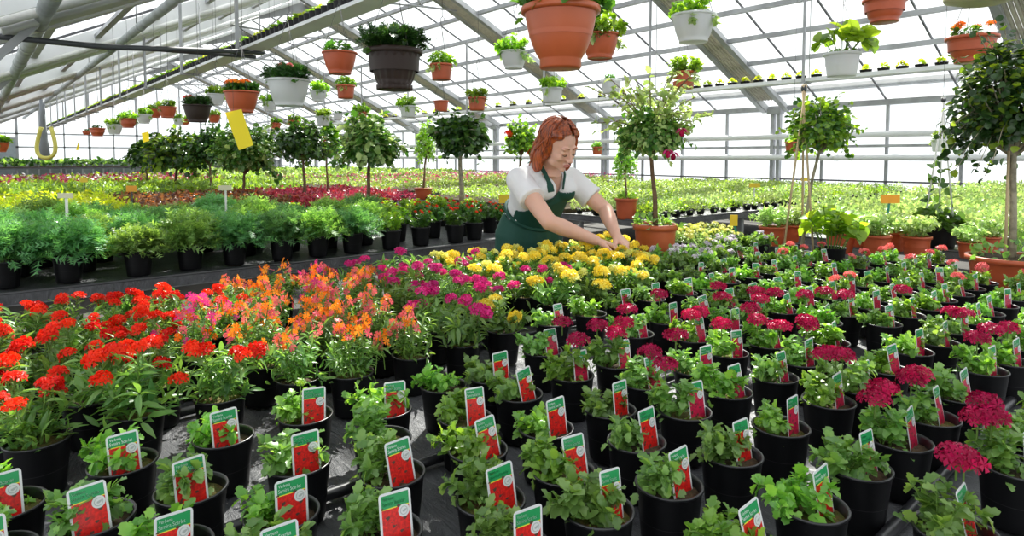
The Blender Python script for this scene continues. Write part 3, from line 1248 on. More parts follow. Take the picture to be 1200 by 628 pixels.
def kind_at(px, py, x, y, r_):
    u = rng.uniform()
    if px > 925 and py < 348:
        return 'coral'
    if r_ <= 6:
        return 'young'
    if px < 215:
        return 'red'
    if px < 300:
        return 'red' if (u < .55 or r_ == 7) else ('rosy' if u < .8 else 'orange')
    if r_ <= 7 and px > 600:
        return 'young'
    if px < 395:
        return 'orange' if u < .8 else 'rosy'
    if px < 500 and r_ <= 8:
        return 'salmon' if px > 440 else 'orange'
    if px < 450:
        return 'salmon' if u < .5 else 'magenta'
    if px < 560:
        return 'magenta' if (r_ < 11 or u < .6) else 'yellow'
    if px < 650:
        return ('magenta' if u < .75 else 'yellow') if r_ < 10 else 'yellow'
    if px < 760 and r_ >= 8:
        return 'yellow'
    if r_ >= 12:
        return 'lemon'
    if r_ == 11:
        return 'lemon' if (px > 790 and u < .8) else 'pansy'
    if r_ == 10 and px < 900:
        return 'lemon' if px > 850 and u < .5 else 'pansy'
    if r_ >= 9 and px < 860:
        return 'pansy'
    if px > 930 and r_ >= 8:
        return 'coral'
    return 'young'


crimson_heads = [(659, 374), (678, 401), (700, 386), (722, 392), (735, 360), (734, 379), (763, 418), (772, 423), (787, 397), (810, 367), (820, 362),
                 (845, 383), (885, 338), (895, 353), (888, 372), (870, 362), (967, 342), (955, 376), (948, 378), (908, 387), (903, 380), (980, 412), (990, 418),
                 (968, 420), (1123, 363), (1128, 368), (1161, 389), (1180, 377), (1026, 462), (1036, 458), (1075, 441), (1068, 440), (1140, 402),
                 (1154, 478), (1162, 486), (1146, 483), (1120, 520), (1140, 515), (940, 345), (915, 345), (843, 345), (773, 344), (842, 338), (1058, 336), (1000, 350)]
heads_of = {}
for hx, hy in crimson_heads:
    q = un(hx, hy, RIM + .078)[:2]
    d = np.hypot(P2[:, 0] - q[0], P2[:, 1] - q[1])
    k = int(np.argmin(d))
    off = q - P2[k]
    L_ = np.hypot(*off)
    if L_ > .055:
        off *= .055 / L_
    heads_of.setdefault(k, []).append(off)

ORD = 'zeroth first second third fourth fifth sixth seventh eighth ninth tenth eleventh twelfth thirteenth fourteenth fifteenth sixteenth seventeenth eighteenth nineteenth twentieth'.split()
for k_ in range(1, 10):
    ORD.append('twenty-' + ORD[k_])
ORD.append('thirtieth')
order = sorted(range(len(P2)), key=lambda i: (spots[i][2], P2[i, 0]))
pos_in_row, cnt = {}, {}
for i in order:
    cnt[spots[i][2]] = cnt.get(spots[i][2], 0) + 1
    pos_in_row[i] = cnt[spots[i][2]]
LAB = {
    'young': 'leafy tagged verbena without flowers', 'crimson': 'tagged verbena with crimson flower heads', 'coral': 'tagged verbena with coral pink heads',
    'red': 'pot of bright red flowers', 'magenta': 'pot of magenta pink flowers', 'yellow': 'pot of golden yellow flowers', 'orange': 'pot of orange flower spikes',
    'salmon': 'pot of salmon orange spikes', 'rosy': 'pot of pink and orange spikes', 'lemon': 'pot of pale lemon flowers', 'pansy': 'dark leafy pot with lilac violas'}
GROUPS = {'young': 'tagged verbenas not yet in bloom', 'crimson': 'tagged crimson verbenas', 'coral': 'tagged coral verbenas', 'red': 'red flowers at the left of the first bench',
          'magenta': 'magenta flowers of the first bench', 'yellow': 'golden flowers before the gardener', 'orange': 'orange flower spikes', 'salmon': 'salmon flower spikes',
          'rosy': 'pink and orange flower spikes', 'lemon': 'lemon flowers beside the gardener', 'pansy': 'violas beside the gardener'}
NAMES = {'young': 'potted_verbena', 'crimson': 'potted_verbena', 'coral': 'potted_verbena', 'red': 'potted_nemesia', 'magenta': 'potted_nemesia', 'yellow': 'potted_nemesia',
         'orange': 'potted_diascia', 'salmon': 'potted_diascia', 'rosy': 'potted_diascia', 'lemon': 'potted_alyssum', 'pansy': 'potted_viola'}
for i in order:
    x, y = P2[i]
    r_ = spots[i][2]
    px, py = pj((x, y, RIM))
    k = kind_at(px, py, x, y, r_)
    if i in heads_of and k in ('young', 'coral'):
        k = 'crimson' if k == 'young' else k
    lab = '%s, %s from left in the %s row from the front' % (LAB[k], ORD[min(pos_in_row[i], 30)], ORD[r_ + 1])
    root = thing(NAMES[k], lab, 'potted plant', (x, y, BZ), GROUPS[k])
    link('pot', POT, root)
    link('soil', SOILS[int(rng.integers(0, 2))], root)
    fol, hp = KINDS[k][int(rng.integers(0, len(KINDS[k])))]
    rz = float(rng.uniform(0, 2 * PI))
    tagged = k in ('young', 'crimson', 'coral')
    fo = link('foliage', fol, root, (-.012 if tagged else 0, .016 if tagged else 0, PH - .014), rz)
    s_ = float(rng.uniform(.88, 1.12)) * (1.0 if tagged else 1.05)
    if k in ('red',) and r_ > 8:
        s_ *= .92
    fo.scale = (s_, s_, s_)
    c_, sn = math.cos(rz), math.sin(rz)

    def world_head(h):
        return (s_ * (c_ * h[0] - sn * h[1]), s_ * (sn * h[0] + c_ * h[1]), PH - .014 + s_ * h[2])
    if k == 'crimson':
        for off in heads_of[i]:
            ho = link('flower_head', HEADS['crimson'][int(rng.integers(0, 3))], root, (off[0], off[1], PH + float(rng.uniform(.066, .086))), float(rng.uniform(0, 6)))
            ho.scale = (1.15,) * 3
    elif k == 'young':
        if rng.uniform() < .15:
            link('flower_bud', HEADS['bud'][0], root, world_head(hp[0]), 0)
    else:
        hs = {'coral': 1, 'red': 6, 'magenta': 4, 'yellow': 5, 'orange': 7, 'salmon': 7, 'rosy': 7, 'lemon': 9, 'pansy': 4}[k]
        if k == 'coral' and rng.uniform() < .3:
            hs = 0
        hs = max(0, hs + int(rng.integers(-1, 2)) if hs > 2 else hs)
        idx = rng.permutation(len(hp))[:hs]
        for q in idx:
            me = HEADS[{'pansy': 'lilac'}.get(k, k)]
            ho = link('flower_spike' if k in ('orange', 'salmon', 'rosy') else 'flower_head', me[int(rng.integers(0, len(me)))], root, world_head(hp[q]), float(rng.uniform(0, 6)))
            z_ = float(rng.uniform(.85, 1.2))
            ho.scale = (z_, z_, z_)
            ho.rotation_euler = (float(rng.normal(0, .25)), float(rng.normal(0, .25)), float(rng.uniform(0, 6)))
    tx = min(.020, max(-.002, (x - .25) * .03))
    if tagged and rng.uniform() < (.97 if r_ < 8 else .7):
        put_tag(root, TAG_C if x > 1.02 else TAG_R, tx + float(rng.uniform(-.004, .004)), -.028 + .5 * tx, PH - .030,
                float(rng.normal(0.0, .09)), math.radians(float(rng.uniform(4, 15))), float(rng.normal(0, .05)))

# ------------------------------------------------------------------ bench of feathery green plants
def feathery(n, rad, h, m):
    b = MB()
    stems_foliage(b, 34, h, rad, LEAF_FINE, .060, m, per=9, r0=.05, start=.12, sr=.0014, jitter=.9, pairs=3)
    mound(b, 330, rad * .98, h * .6, LEAF_FINE, .062, m, base=.05, up=.3, low=-.35)
    return b.mesh('foliage')


FEATH = [feathery(0, .155, .19, 'leaf_fine'), feathery(0, .16, .21, 'leaf_fine_blue'), feathery(0, .15, .18, 'leaf_fine'), feathery(0, .16, .19, 'leaf_fine_blue')]
POT_D = pot_mesh(.068, .125, 'black_plastic', m_rim='black_rim', taper=.78)
SOIL_D = soil_mesh(.063, .110)


def bush(n_stem, h, spread, leaf, ls, m, per=8, pairs=2, r0=.04):
    b = MB()
    tips = stems_foliage(b, n_stem, h, spread, leaf, ls, m, per=per, r0=r0, pairs=pairs, sr=.0015)
    return b.mesh('foliage'), tips


SMALLRED = [bush(16, .13, .11, LEAF_SMALL, .030, 'leaf_tree', 9, 2) for _ in range(2)]
DOT_RED = head('petal_red', 5, .008, .0085, .7, calyx=False, stem=.02)
ROWW = ['front', 'second', 'third', 'fourth', 'fifth', 'sixth', 'seventh', 'eighth']
for r_, y in enumerate([3.72, 4.02, 4.33, 4.66, 5.0]):
    x = -1.6 + (.14 if r_ % 2 else 0)
    n_ = 0
    while x < 3.42:
        xx, y2 = x + rng.uniform(-.03, .03), y + rng.uniform(-.03, .03)
        px, py = pj((xx, y2, BZ + .2))
        x += .245 if r_ < 1 else .27
        if not (-70 < px < 1240):
            continue
        n_ += 1
        flowering = px > 492 and r_ < 3
        mid = 430 < px <= 492 or (px > 492 and not flowering) or (r_ > 2 and px > 330)
        if flowering:
            lab = 'dark green bush dotted with red flowers, %s from left in the %s row' % (ORD[n_], ROWW[r_])
        elif mid:
            lab = 'bright green bushy pot plant, %s from left in the %s row of the green bench' % (ORD[n_], ROWW[r_])
        else:
            lab = 'feathery green plant in black pot, %s from left in the %s row of its bench' % (ORD[n_], ROWW[r_])
        root = thing('potted_marguerite' if not (flowering or mid) else 'potted_bush', lab, 'potted plant', (xx, y2, BZ), 'green plants on the second bench')
        link('pot', POT_D, root)
        link('soil', SOIL_D, root)
        s_ = float(rng.uniform(.88, 1.1))
        if flowering or mid:
            fm, tips = SMALLRED[int(rng.integers(0, 2))]
            if mid:
                fm = BRIGHT[int(rng.integers(0, 2))] if 'BRIGHT' in globals() else None
                if fm is None:
                    BRIGHT = [bush(16, .15, .105, LEAF_SMALL, .026, 'leaf_bright', 10, 2)[0] for _ in range(2)]
                    fm = BRIGHT[0]
            fo = link('foliage', fm, root, (0, 0, .105), float(rng.uniform(0, 6)))
            fo.scale = (s_,) * 3
            if flowering or (mid and rng.uniform() < .5):
                for q in range(5 if flowering else 2):
                    a_, d_ = rng.uniform(0, 6.28), rng.uniform(.02, .10)
                    link('flower_head', DOT_RED, root, (d_ * math.cos(a_), d_ * math.sin(a_), .105 + .15 - .5 * d_))
        else:
            fo = link('foliage', FEATH[(0, 1, 2, 3)[int(rng.integers(0, 4))]], root, (0, 0, .105), float(rng.uniform(0, 6)))
            fo.scale = (s_, s_, s_ * float(rng.uniform(.85, 1.1)))

# ------------------------------------------------------------------ small bedding plants of the benches behind


def bedding(h, rad, leaf, ls, m, n=26, flower=None, nf=0, fr=.011):
    b = MB()
    b.lathe([(.001, .002), (.032, 0), (.042, .06), (.038, .06), (.03, .045)], 'black_plastic', 8)
    mound(b, n, rad, h, leaf, ls, m, base=.055, up=.6, low=-.05)
    if flower:
        d = rnd_dirs(nf, .35)
        P = d * [rad, rad, h] * 1.02 + [0, 0, .065]
        Nn = unit(d + [0, 0, .6])
        b.scatter(*FLORET, frames(P, unit(np.cross(Nn, rng.normal(0, 1, (nf, 3)))), Nn, np.full(nf, fr)), flower)
    return b.mesh('bedding_plant')


def bed(label, group, meshes, x0, x1, y0, y1, step, name='coleus', keep=None, fill=None, most=300, z=BZ, cat='bedding plant'):
    """a block of like plants, every one an object"""
    pts = []
    y = y0
    while y < y1:
        x = x0 + float(rng.uniform(0, step * .4))
        while x < x1:
            px, py = pj((x, y, z + .08))
            if -40 < px < 1240 and (keep is None or keep(x, y, px, py)):
                pts.append((x + float(rng.uniform(-.02, .02)), y + float(rng.uniform(-.02, .02))))
            x += step
        y += step
    pts.sort(key=lambda p: p[0] * math.sin(YAW) + p[1] * math.cos(YAW))
    for x, y in pts[:most]:
        o = link(name, meshes[int(rng.integers(0, len(meshes)))], None, (x, y, z), float(rng.uniform(0, 6)))
        s_ = float(rng.uniform(.85, 1.15))
        o.scale = (s_, s_, s_)
        tag(o, label, cat, group)
    return len(pts)


def carpet(name, label, x0, x1, y0, y1, dens, h, leaf, ls, m, m2=None, frac=0.0, flower=None, nf=0, fr=.012, z=BZ):
    """growth too dense to count"""
    b = MB()
    n = int((x1 - x0) * (y1 - y0) * dens)
    x, y = rng.uniform(x0, x1, n), rng.uniform(y0, y1, n)
    hh = h * (0.62 + .25 * np.sin(x * 7.3 + 2 * np.sin(y * 3.1)) * np.sin(y * 6.1) + .18 * rng.uniform(-1, 1, n))
    P = np.stack([x, y, z + .04 + hh * rng.uniform(.55, 1, n)], 1)
    D = rng.normal(0, 1, (n, 3)) + [0, 0, .7]
    Nn = unit(rng.normal(0, .6, (n, 3)) + [0, 0, 1])
    S = ls * rng.uniform(.6, 1.2, n)
    M = frames(P, D, Nn, S)
    w_ = rng.uniform(0, 1, n) < frac
    if m2 and w_.any():
        b.scatter(*leaf, M[w_], m2)
        M = M[~w_]
    b.scatter(*leaf, M, m)
    b.box((x0, y0, z - .002), (x1, y1, z + .04), 'soil')
    if flower:
        P = np.stack([rng.uniform(x0, x1, nf), rng.uniform(y0, y1, nf), z + .05 + h * rng.uniform(.8, 1.15, nf)], 1)
        Nn = unit(rng.normal(0, .5, (nf, 3)) + [0, 0, 1])
        b.scatter(*FLORET, frames(P, unit(np.cross(Nn, rng.normal(0, 1, (nf, 3)))), Nn, fr * rng.uniform(.7, 1.2, nf)), flower)
    o = b.build(name)
    return tag(o, label, 'seedlings', None, 'stuff')


LIME = [bedding(.13, .11, LEAF_SMALL, .038, 'leaf_lime', 75) for _ in range(2)]
BROWN = [bedding(.11, .10, LEAF_SMALL, .038, 'leaf_brown', 60), bedding(.11, .10, LEAF_SMALL, .038, 'leaf_brown', 60, 'petal_orange', 3, .02)]
REDL = [bedding(.11, .10, LEAF_SMALL, .036, 'leaf_red', 65) for _ in range(2)]
bed('lime green leafy plant in the bright block behind the feathery greens', 'lime green plants', LIME, -2.2, 1.15, 6.95, 9.0, .20)
bed('brown and bronze leaved plant in the block beside the lime green ones', 'bronze leaved plants', BROWN, 1.2, 2.75, 6.95, 9.0, .19)
bed('dark red leaved plant in the block behind the bright green bushes', 'red leaved plants', REDL, 2.8, 4.25, 6.95, 9.0, .19)
carpet('grassy_seedlings', 'dense grassy green growth on the third bench back', -2.4, 4.2, 10.3, 13.3, 700, .16, LEAF_LANCE, .09, 'leaf_bright', 'leaf_fine', .6)
carpet('red_seedlings', 'strip of red and green bedding growth close to the gable', -2.4, 4.2, 14.7, 19.4, 200, .14, LEAF_SMALL, .09, 'leaf_red', 'leaf_bright', .45, 'petal_white', 260, .03)
# right of the aisle
PALE = [bedding(.12, .12, LEAF_SMALL, .026, 'leaf_pale', 130) for _ in range(3)]
GRN = [bedding(.10, .10, LEAF_SMALL, .026, 'leaf_bright', 110, 'petal_white', 6, .012) for _ in range(2)]
bed('pale green seedling clump on the bench behind the gardener', 'pale clumps across the aisle', PALE + GRN, 4.9, 11.5, 3.85, 4.9, .215, most=200, name='seedling_clump')
carpet('pale_seedlings', 'dense pale green seedlings at the back of the bench behind the gardener', 4.85, 11.6, 4.9, 7.95, 1300, .16, LEAF_SMALL, .034, 'leaf_pale', 'leaf_bright', .35)
carpet('pink_flowering_seedlings', 'dense seedlings with pink and red blooms towards the side wall', 4.85, 11.6, 9.1, 14.3, 600, .16, LEAF_SMALL, .045, 'leaf_pale', 'leaf_bright', .3, 'petal_magenta', 900, .024)
carpet('distant_seedlings', 'pale green growth on the last bench towards the gable', 4.85, 11.6, 15.5, 24.4, 260, .2, LEAF_SMALL, .075, 'leaf_pale', 'leaf_bright', .4)
# bench by the side wall, lush pale growth
bed('pale green leafy pot on the side wall bench, among the terracotta pots', 'pale leafy plants by the side wall',
    [bedding(.19, .17, LEAF_SMALL, .030, 'leaf_pale', 330) for _ in range(3)], 5.2, 11.5, -1.0, 2.55, .27, most=280, name='leafy_pot_plant')

TERRA_S = pot_mesh(.088, .13, 'terracotta', taper=.74, rim='band')
TERRA_SOIL = soil_mesh(.078, .112)
PALEB = [bush(20, .17, .15, LEAF_SMALL, .034, 'leaf_pale', 11, 2, .05)[0] for _ in range(3)]
for i, (px, py, s_) in enumerate([(905, 265, 1.0), (925, 262, .95), (985, 272, 1.05), (1006, 266, .9), (1027, 275, 1.0), (1046, 270, .95), (1059, 265, .85), (1074, 275, .95), (1137, 277, .75), (1158, 272, .8)]):
    p = un(px, py, BZ + .13)
    root = thing('potted_shrub', 'pale leafy shrub in terracotta pot, %s from left along the side wall bench edge' % ORD[i + 1], 'potted plant', (p[0], p[1], BZ), 'terracotta pots on the side wall bench')
    root.scale = (s_,) * 3
    link('pot', TERRA_S, root)
    link('soil', TERRA_SOIL, root)
    link('foliage', PALEB[i % 3], root, (0, 0, .11), float(rng.uniform(0, 6)))

# ------------------------------------------------------------------ hanging baskets
HP = {}


def hpot(kind):
    if kind not in HP:
        if kind == 'bell':
            b_ = MB()
            b_.lathe([(.001, .003), (.076, 0), (.080, .006), (.079, .034), (.083, .040), (.096, .062), (.108, .090), (.119, .122), (.127, .155), (.133, .185), (.137, .207)], 'terracotta_light', 48)
            b_.lathe([(.137, .207), (.150, .209), (.152, .218), (.151, .230), (.146, .235), (.138, .233), (.134, .21), (.12, .12)], 'terracotta_light', 48)
            HP[kind] = b_.mesh('pot')
        elif kind == 'ribbed':
            HP[kind] = pot_mesh(.15, .215, 'brown_pot', rim='band', foot=.025, taper=.62, ribs=18, n=36)
        elif kind in ('white', 'terra', 'dark'):
            m = {'white': 'white_pot', 'terra': 'terracotta', 'dark': 'brown_pot'}[kind]
            b_ = MB()
            b_.lathe([(.001, .004), (.085, .004), (.090, 0), (.094, .002), (.096, .012), (.093, .015), (.104, .036), (.118, .075), (.128, .115), (.135, .150), (.139, .170)], m, 40)
            b_.lathe([(.139, .170), (.149, .172), (.151, .178), (.149, .185), (.143, .188), (.136, .186), (.133, .17), (.12, .10)], m, 40)
            HP[kind] = b_.mesh('pot')
        elif kind == 'dish':
            HP[kind] = pot_mesh(.15, .17, 'terracotta', rim='band', foot=.01, taper=.62, bell=.3, n=32)
        elif kind == 'cup':
            HP[kind] = pot_mesh(.15, .21, 'terracotta', rim='band', taper=.78, n=28)
        elif kind == 'whitecup':
            HP[kind] = pot_mesh(.15, .20, 'white_pot', rim='band', taper=.76, n=28)
    return HP[kind]


HSOIL = soil_mesh(.128, .0)


def basket_plant(kind):
    b = MB()
    if kind == 'lush':
        stems_foliage(b, 26, .13, .16, LEAF_OVATE, .05, 'leaf_tree', per=9, r0=.1, sr=.002, start=.1)
        mound(b, 90, .14, .08, LEAF_OVATE, .05, 'leaf_tree')
    elif kind == 'fern':
        stems_foliage(b, 30, .12, .17, LEAF_FINE, .06, 'leaf_dark', per=12, r0=.1, sr=.002, pairs=3)
        mound(b, 80, .14, .08, LEAF_SMALL, .04, 'leaf_tree')
    elif kind == 'light':
        stems_foliage(b, 17, .20, .19, LEAF_OVATE, .050, 'leaf_bright', per=9, r0=.09, sr=.0025, start=.15, droop=.05)
        stems_foliage(b, 7, .10, .20, LEAF_OVATE, .042, 'leaf_pale', per=8, r0=.11, sr=.002, start=.3, droop=.14)
        mound(b, 40, .12, .05, LEAF_OVATE, .042, 'leaf_tree')
    elif kind == 'big':
        stems_foliage(b, 9, .26, .24, LEAF_ROUND, .13, 'leaf_bright', per=3, r0=.06, sr=.004, start=.5)
        mound(b, 60, .12, .05, LEAF_SMALL, .035, 'leaf_grey')
    elif kind == 'sparse':
        stems_foliage(b, 9, .11, .12, LEAF_SMALL, .05, 'leaf_tree', per=4, r0=.08, sr=.002)
    return b.mesh('foliage')


BP = {k: [basket_plant(k) for _ in range(2)] for k in ('lush', 'fern', 'light', 'big', 'sparse')}
BH = {'red': head('petal_red', 14, .026, .015, .6), 'yellow': head('petal_yellow', 10, .020, .014, .6), 'orange': head('petal_orange', 14, .024, .015, .6), 'coral': head('petal_coral', 12, .024, .014, .6)}


def basket(px, py, wpx, real, kind, plant, label, flowers=None, nf=0, scale_pl=1.0, hook=.42, swing=0.0, depth=None, group='hanging baskets', trail=None):
    depth = depth or real * FPX / wpx
    p = at(px, py, depth)
    k = real / .30
    me = hpot(kind)
    hgt = max(v.co.z for v in me.vertices) * k
    root = thing('hanging_basket', label, 'hanging basket', (p[0], p[1], p[2] - hgt), group)
    po = link('pot', me, root)
    po.scale = (k,) * 3
    so = link('soil', HSOIL, root, (0, 0, hgt - .022 * k))
    so.scale = (k,) * 3
    if plant:
        fo = link('foliage', BP[plant][int(rng.integers(0, 2))], root, (0, 0, hgt - .02 * k), float(rng.uniform(0, 6)))
        fo.scale = (k * scale_pl * 1.05,) * 3
    if flowers:
        for q in range(nf):
            a_, d_ = rng.uniform(0, 6.28), math.sqrt(rng.uniform(0, 1)) * .12 * k
            ho = link('flower_head', BH[flowers], root, (d_ * math.cos(a_), d_ * math.sin(a_), hgt + (.115 - .3 * d_) * k * scale_pl), float(rng.uniform(0, 6)))
            ho.scale = (max(k, .6),) * 3
    zt = zroof(p[0]) - .08
    b = MB()
    top = np.array([0, 0, hgt + hook * max(k, .7)])
    for q in range(3):
        a_ = q * 2 * PI / 3 + .5
        b.tube([(.147 * k * math.cos(a_), .147 * k * math.sin(a_), hgt - .006), top], .0016, 'wire', 4)
    b.tube([top, top + [0, 0, .03], top + [.015, 0, .045], top + [.03, 0, .03], top + [.028, 0, .015]], .0025, 'wire', 5)
    b.build('hanger', root)
    b = MB()
    zz = max(top[2] + .05, zt - (p[2] - hgt))
    b.tube([top + [.015, 0, .04], (.015, 0, zz)], .0018, 'wire', 4)
    b.build('suspension_wire', root)
    return root


BSK = [
    (657, 8, 92, .30, 'bell', 'lush', 'very large bell shaped terracotta basket, the biggest of all hanging above the gardener', None, 0, 1.1),
    (703, 40, 46, .24, 'terra', 'light', 'terracotta basket half hidden behind the very large bell shaped one', None, 0, 1.1),
    (813, 17, 52, .22, 'white', 'light', 'large white basket with trailing leaves above the standard fuchsia', None, 0, .85),
    (602, 60, 33, .20, 'white', 'light', 'white basket with light leaves beside the very large bell shaped one', 'red', 2, 1.0),
    (517, 75, 27, .165, 'cup', 'light', 'small terracotta basket between the dark ribbed basket and a white one', None, 0, 1.0),
    (462, 58, 66, .30, 'ribbed', 'fern', 'large dark brown ribbed basket with fern like leaves and yellow blooms', 'yellow', 5, 1.0),
    (398, 61, 41, .22, 'terra', 'sparse', 'terracotta basket with few red tinged leaves beside the ribbed brown one', None, 0, 1.0),
    (338, 93, 50, .28, 'white', 'fern', 'large white basket with dark foliage below the seedling trough', 'coral', 5, .9),
    (283, 107, 40, .25, 'terra', 'lush', 'terracotta basket with bright red flowers above the yellow sticky card', 'orange', 9, .8),
    (231, 123, 32, .22, 'dark', 'fern', 'dark brown basket with dense leaves at the left end of the large ones', 'red', 2, .85),
    (196, 125, 21, .17, 'terra', 'light', 'terracotta basket just left of the dark brown one', None, 0, .8),
    (181, 128, 16, .17, 'terra', 'light', 'terracotta basket overlapped by its twin beside the dark brown one', None, 0, .8),
    (150, 139, 19, .17, 'dish', 'light', 'small terracotta basket under the lower end of the seedling trough', None, 0, .9),
    (134, 146, 18, .17, 'white', 'light', 'small white basket in the far row at left, next to a terracotta one', None, 0, .9),
    (114, 150, 17, .18, 'dish', 'sparse', 'shallow terracotta basket far off near the gable', None, 0, .8),
    (101, 153, 9, .16, 'dish', 'sparse', 'tiny far terracotta basket nearest the gable', None, 0, .8),
    (373, 106, 20, .18, 'white', 'light', 'white basket right behind the large white one', None, 0, 1.1),
    (405, 100, 22, .17, 'cup', 'light', 'terracotta basket hanging just under the one with red tinged leaves', None, 0, .9),
    (316, 119, 18, .17, 'white', 'light', 'white basket between the red flowering one and the large white one', None, 0, 1.0),
    (344, 141, 13, .15, 'cup', 'light', 'small terracotta basket below the large white one', None, 0, 1.0),
    (323, 144, 12, .15, 'cup', 'light', 'tiny terracotta basket above the standard trees left of its twin', None, 0, 1.0),
    (379, 136, 17, .17, 'whitecup', 'light', 'small white basket with bushy leaves above the leafy standard trees', None, 0, 1.0),
    (396, 133, 12, .16, 'whitecup', 'sparse', 'small white basket nearly bare beside a bushy white one', None, 0, 1.0),
    (423, 131, 15, .16, 'cup', 'light', 'small terracotta basket above the bushy standard with yellow leaves', None, 0, 1.2),
    (478, 124, 20, .17, 'whitecup', 'light', 'small white basket under the dark ribbed one', None, 0, 1.1),
    (517, 118, 18, .16, 'cup', None, 'small terracotta basket with nothing growing in it', None, 0, 1.0),
    (559, 114, 22, .17, 'cup', 'light', 'small terracotta basket with few upright leaves above the pale trunked standard', None, 0, 1.0),
    (647, 103, 26, .19, 'whitecup', 'light', 'white basket with light leaves straight above the head of the gardener', None, 0, 1.0),
    (716, 93, 25, .19, 'whitecup', 'sparse', 'white basket nearly bare behind the top of the standard fuchsia', None, 0, .8),
    (801, 84, 29, .20, 'cup', 'light', 'terracotta basket with pale leaves right of the standard fuchsia', None, 0, 1.2),
    (987, 62, 41, .25, 'whitecup', 'big', 'white basket with big upright leaves in front of the roof bars', None, 0, .9),
    (1139, 43, 54, .27, 'dish', 'sparse', 'terracotta basket with orange blooms near the large dark standard tree', 'orange', 5, .8),
    (1037, -1, 48, .26, 'dish', 'sparse', 'terracotta basket cut off by the top edge of the view', None, 0, .8),
    (700, 172, 13, .15, 'cup', 'light', 'tiny terracotta basket hanging low by the face of the gardener', None, 0, .9),
    (929, 166, 18, .16, 'cup', 'light', 'terracotta pot hanging low behind the bamboo tripod', None, 0, .8),
    (1103, 163, 22, .17, 'whitecup', 'light', 'white pot hanging low above the black climber pot', None, 0, .9),
    (253, 110, 21, .19, 'white', 'light', 'white basket half hidden behind the orange flowering terracotta one', None, 0, .9),
    (169, 134, 17, .17, 'white', 'light', 'small white basket between two small terracotta ones at left', None, 0, .9),
    (251, 135, 14, .16, 'terra', 'light', 'small terracotta basket behind the dark brown one', None, 0, .9),
    (217, 140, 10, .15, 'terra', 'light', 'tiny terracotta basket below the dark brown one', None, 0, .9),
    (209, 139, 12, .16, 'white', 'light', 'tiny white basket below the twin terracotta ones', None, 0, .9),
    (0, 167, 18, .17, 'terra', 'light', 'terracotta basket cut by the left edge of the view', None, 0, 1.0),
]
for r in BSK:
    basket(*r[:7], flowers=r[7], nf=r[8], scale_pl=r[9])
# pale saucer hanging at the top right
p = at(1152, 2, 3.0)
root = thing('hanging_saucer', 'pale shallow saucer hanging upside above the large dark standard tree', 'saucer', tuple(p))
b = MB()
b.lathe([(.001, -.012), (.08, -.012), (.155, .012), (.16, .03), (.152, .03), (.08, 0), (.001, 0)], 'beige_plastic', 32)
b.build('dish', root)
b = MB()
for a_ in (0, 2.1, 4.2):
    b.tube([(.155 * math.cos(a_), .155 * math.sin(a_), .02), (0, 0, 1.6)], .0018, 'wire', 4)
b.build('hanger', root)

# seedling pots on the two hanging shelves
SP = pot_mesh(.052, .10, 'black_plastic', taper=.8, n=14)
b = MB()
stems_foliage(b, 4, .075, .055, LEAF_SMALL, .05, 'leaf_lime', per=3, r0=.015, sr=.0018, start=.5)
SF1 = b.mesh('seedling')
b = MB()
stems_foliage(b, 5, .09, .06, LEAF_SMALL, .055, 'leaf_bright', per=3, r0=.015, sr=.0018, start=.5)
SF2 = b.mesh('seedling')
i = 0
y = 3.3
while y < 31:
    root = thing('seedling_pot', 'small black pot with bright green seedling in the long hanging trough', 'seedling pot', (2.13, y, 2.357), 'seedling pots in the hanging trough')
    link('pot', SP, root)
    if rng.uniform() < .8:
        link('seedling', SF1 if rng.uniform() < .35 else SF2, root, (0, 0, .085), float(rng.uniform(0, 6))).scale = (.7, .7, .6)
    y += .112 if y < 16 else .13
FP = pot_mesh(.075, .075, 'black_plastic', taper=.78, n=16)
for q in range(46):
    y = 1.75 + q * .21 if q < 20 else 5.95 + (q - 20) * .5
    root = thing('seedling_pot', 'low black pot with yellow green seedling on the slim hanging shelf', 'seedling pot', (8.8, y, 2.342), 'seedling pots on the slim shelf')
    link('pot', FP, root)
    link('seedling', SF1, root, (0, 0, .06), float(rng.uniform(0, 6)))

# yellow sticky cards


def card(name, corners, depths, label, m='sticky_yellow', string=True):
    q = [at(c[0], c[1], d) for c, d in zip(corners, depths)]
    c0 = np.mean(q, 0)
    root = thing(name, label, 'insect card', tuple(c0))
    q = [p - c0 for p in q]
    n = np.cross(q[1] - q[0], q[3] - q[0])
    n = n / np.linalg.norm(n) * .0015
    b = MB()
    v = [p - n for p in q] + [p + n for p in q]
    b.add(v, [(0, 1, 2, 3), (7, 6, 5, 4), (0, 4, 5, 1), (1, 5, 6, 2), (2, 6, 7, 3), (3, 7, 4, 0)], m)
    b.build('card', root)
    b = MB()
    t = (q[0] + q[1]) / 2
    b.tube([t, (t[0], t[1], zroof(c0[0]) - .05 - c0[2])], .001, 'wire', 4)
    b.build('string', root)
    return root


card('sticky_card', [(264, 132), (283, 128), (297, 170), (280, 176)], (3.9, 3.9, 3.85, 3.85), 'big yellow sticky insect card hanging below the red flowering basket')
card('sticky_card', [(166, 156), (174, 154), (175, 165), (168, 167)], (9, 9, 9, 9), 'small yellow insect card hanging far off at left')
card('sticky_card', [(91, 168), (93, 168), (92, 176), (89, 176)], (18, 18, 18, 18), 'tiny yellow insect card near the gable windows')

# ------------------------------------------------------------------ bed signs


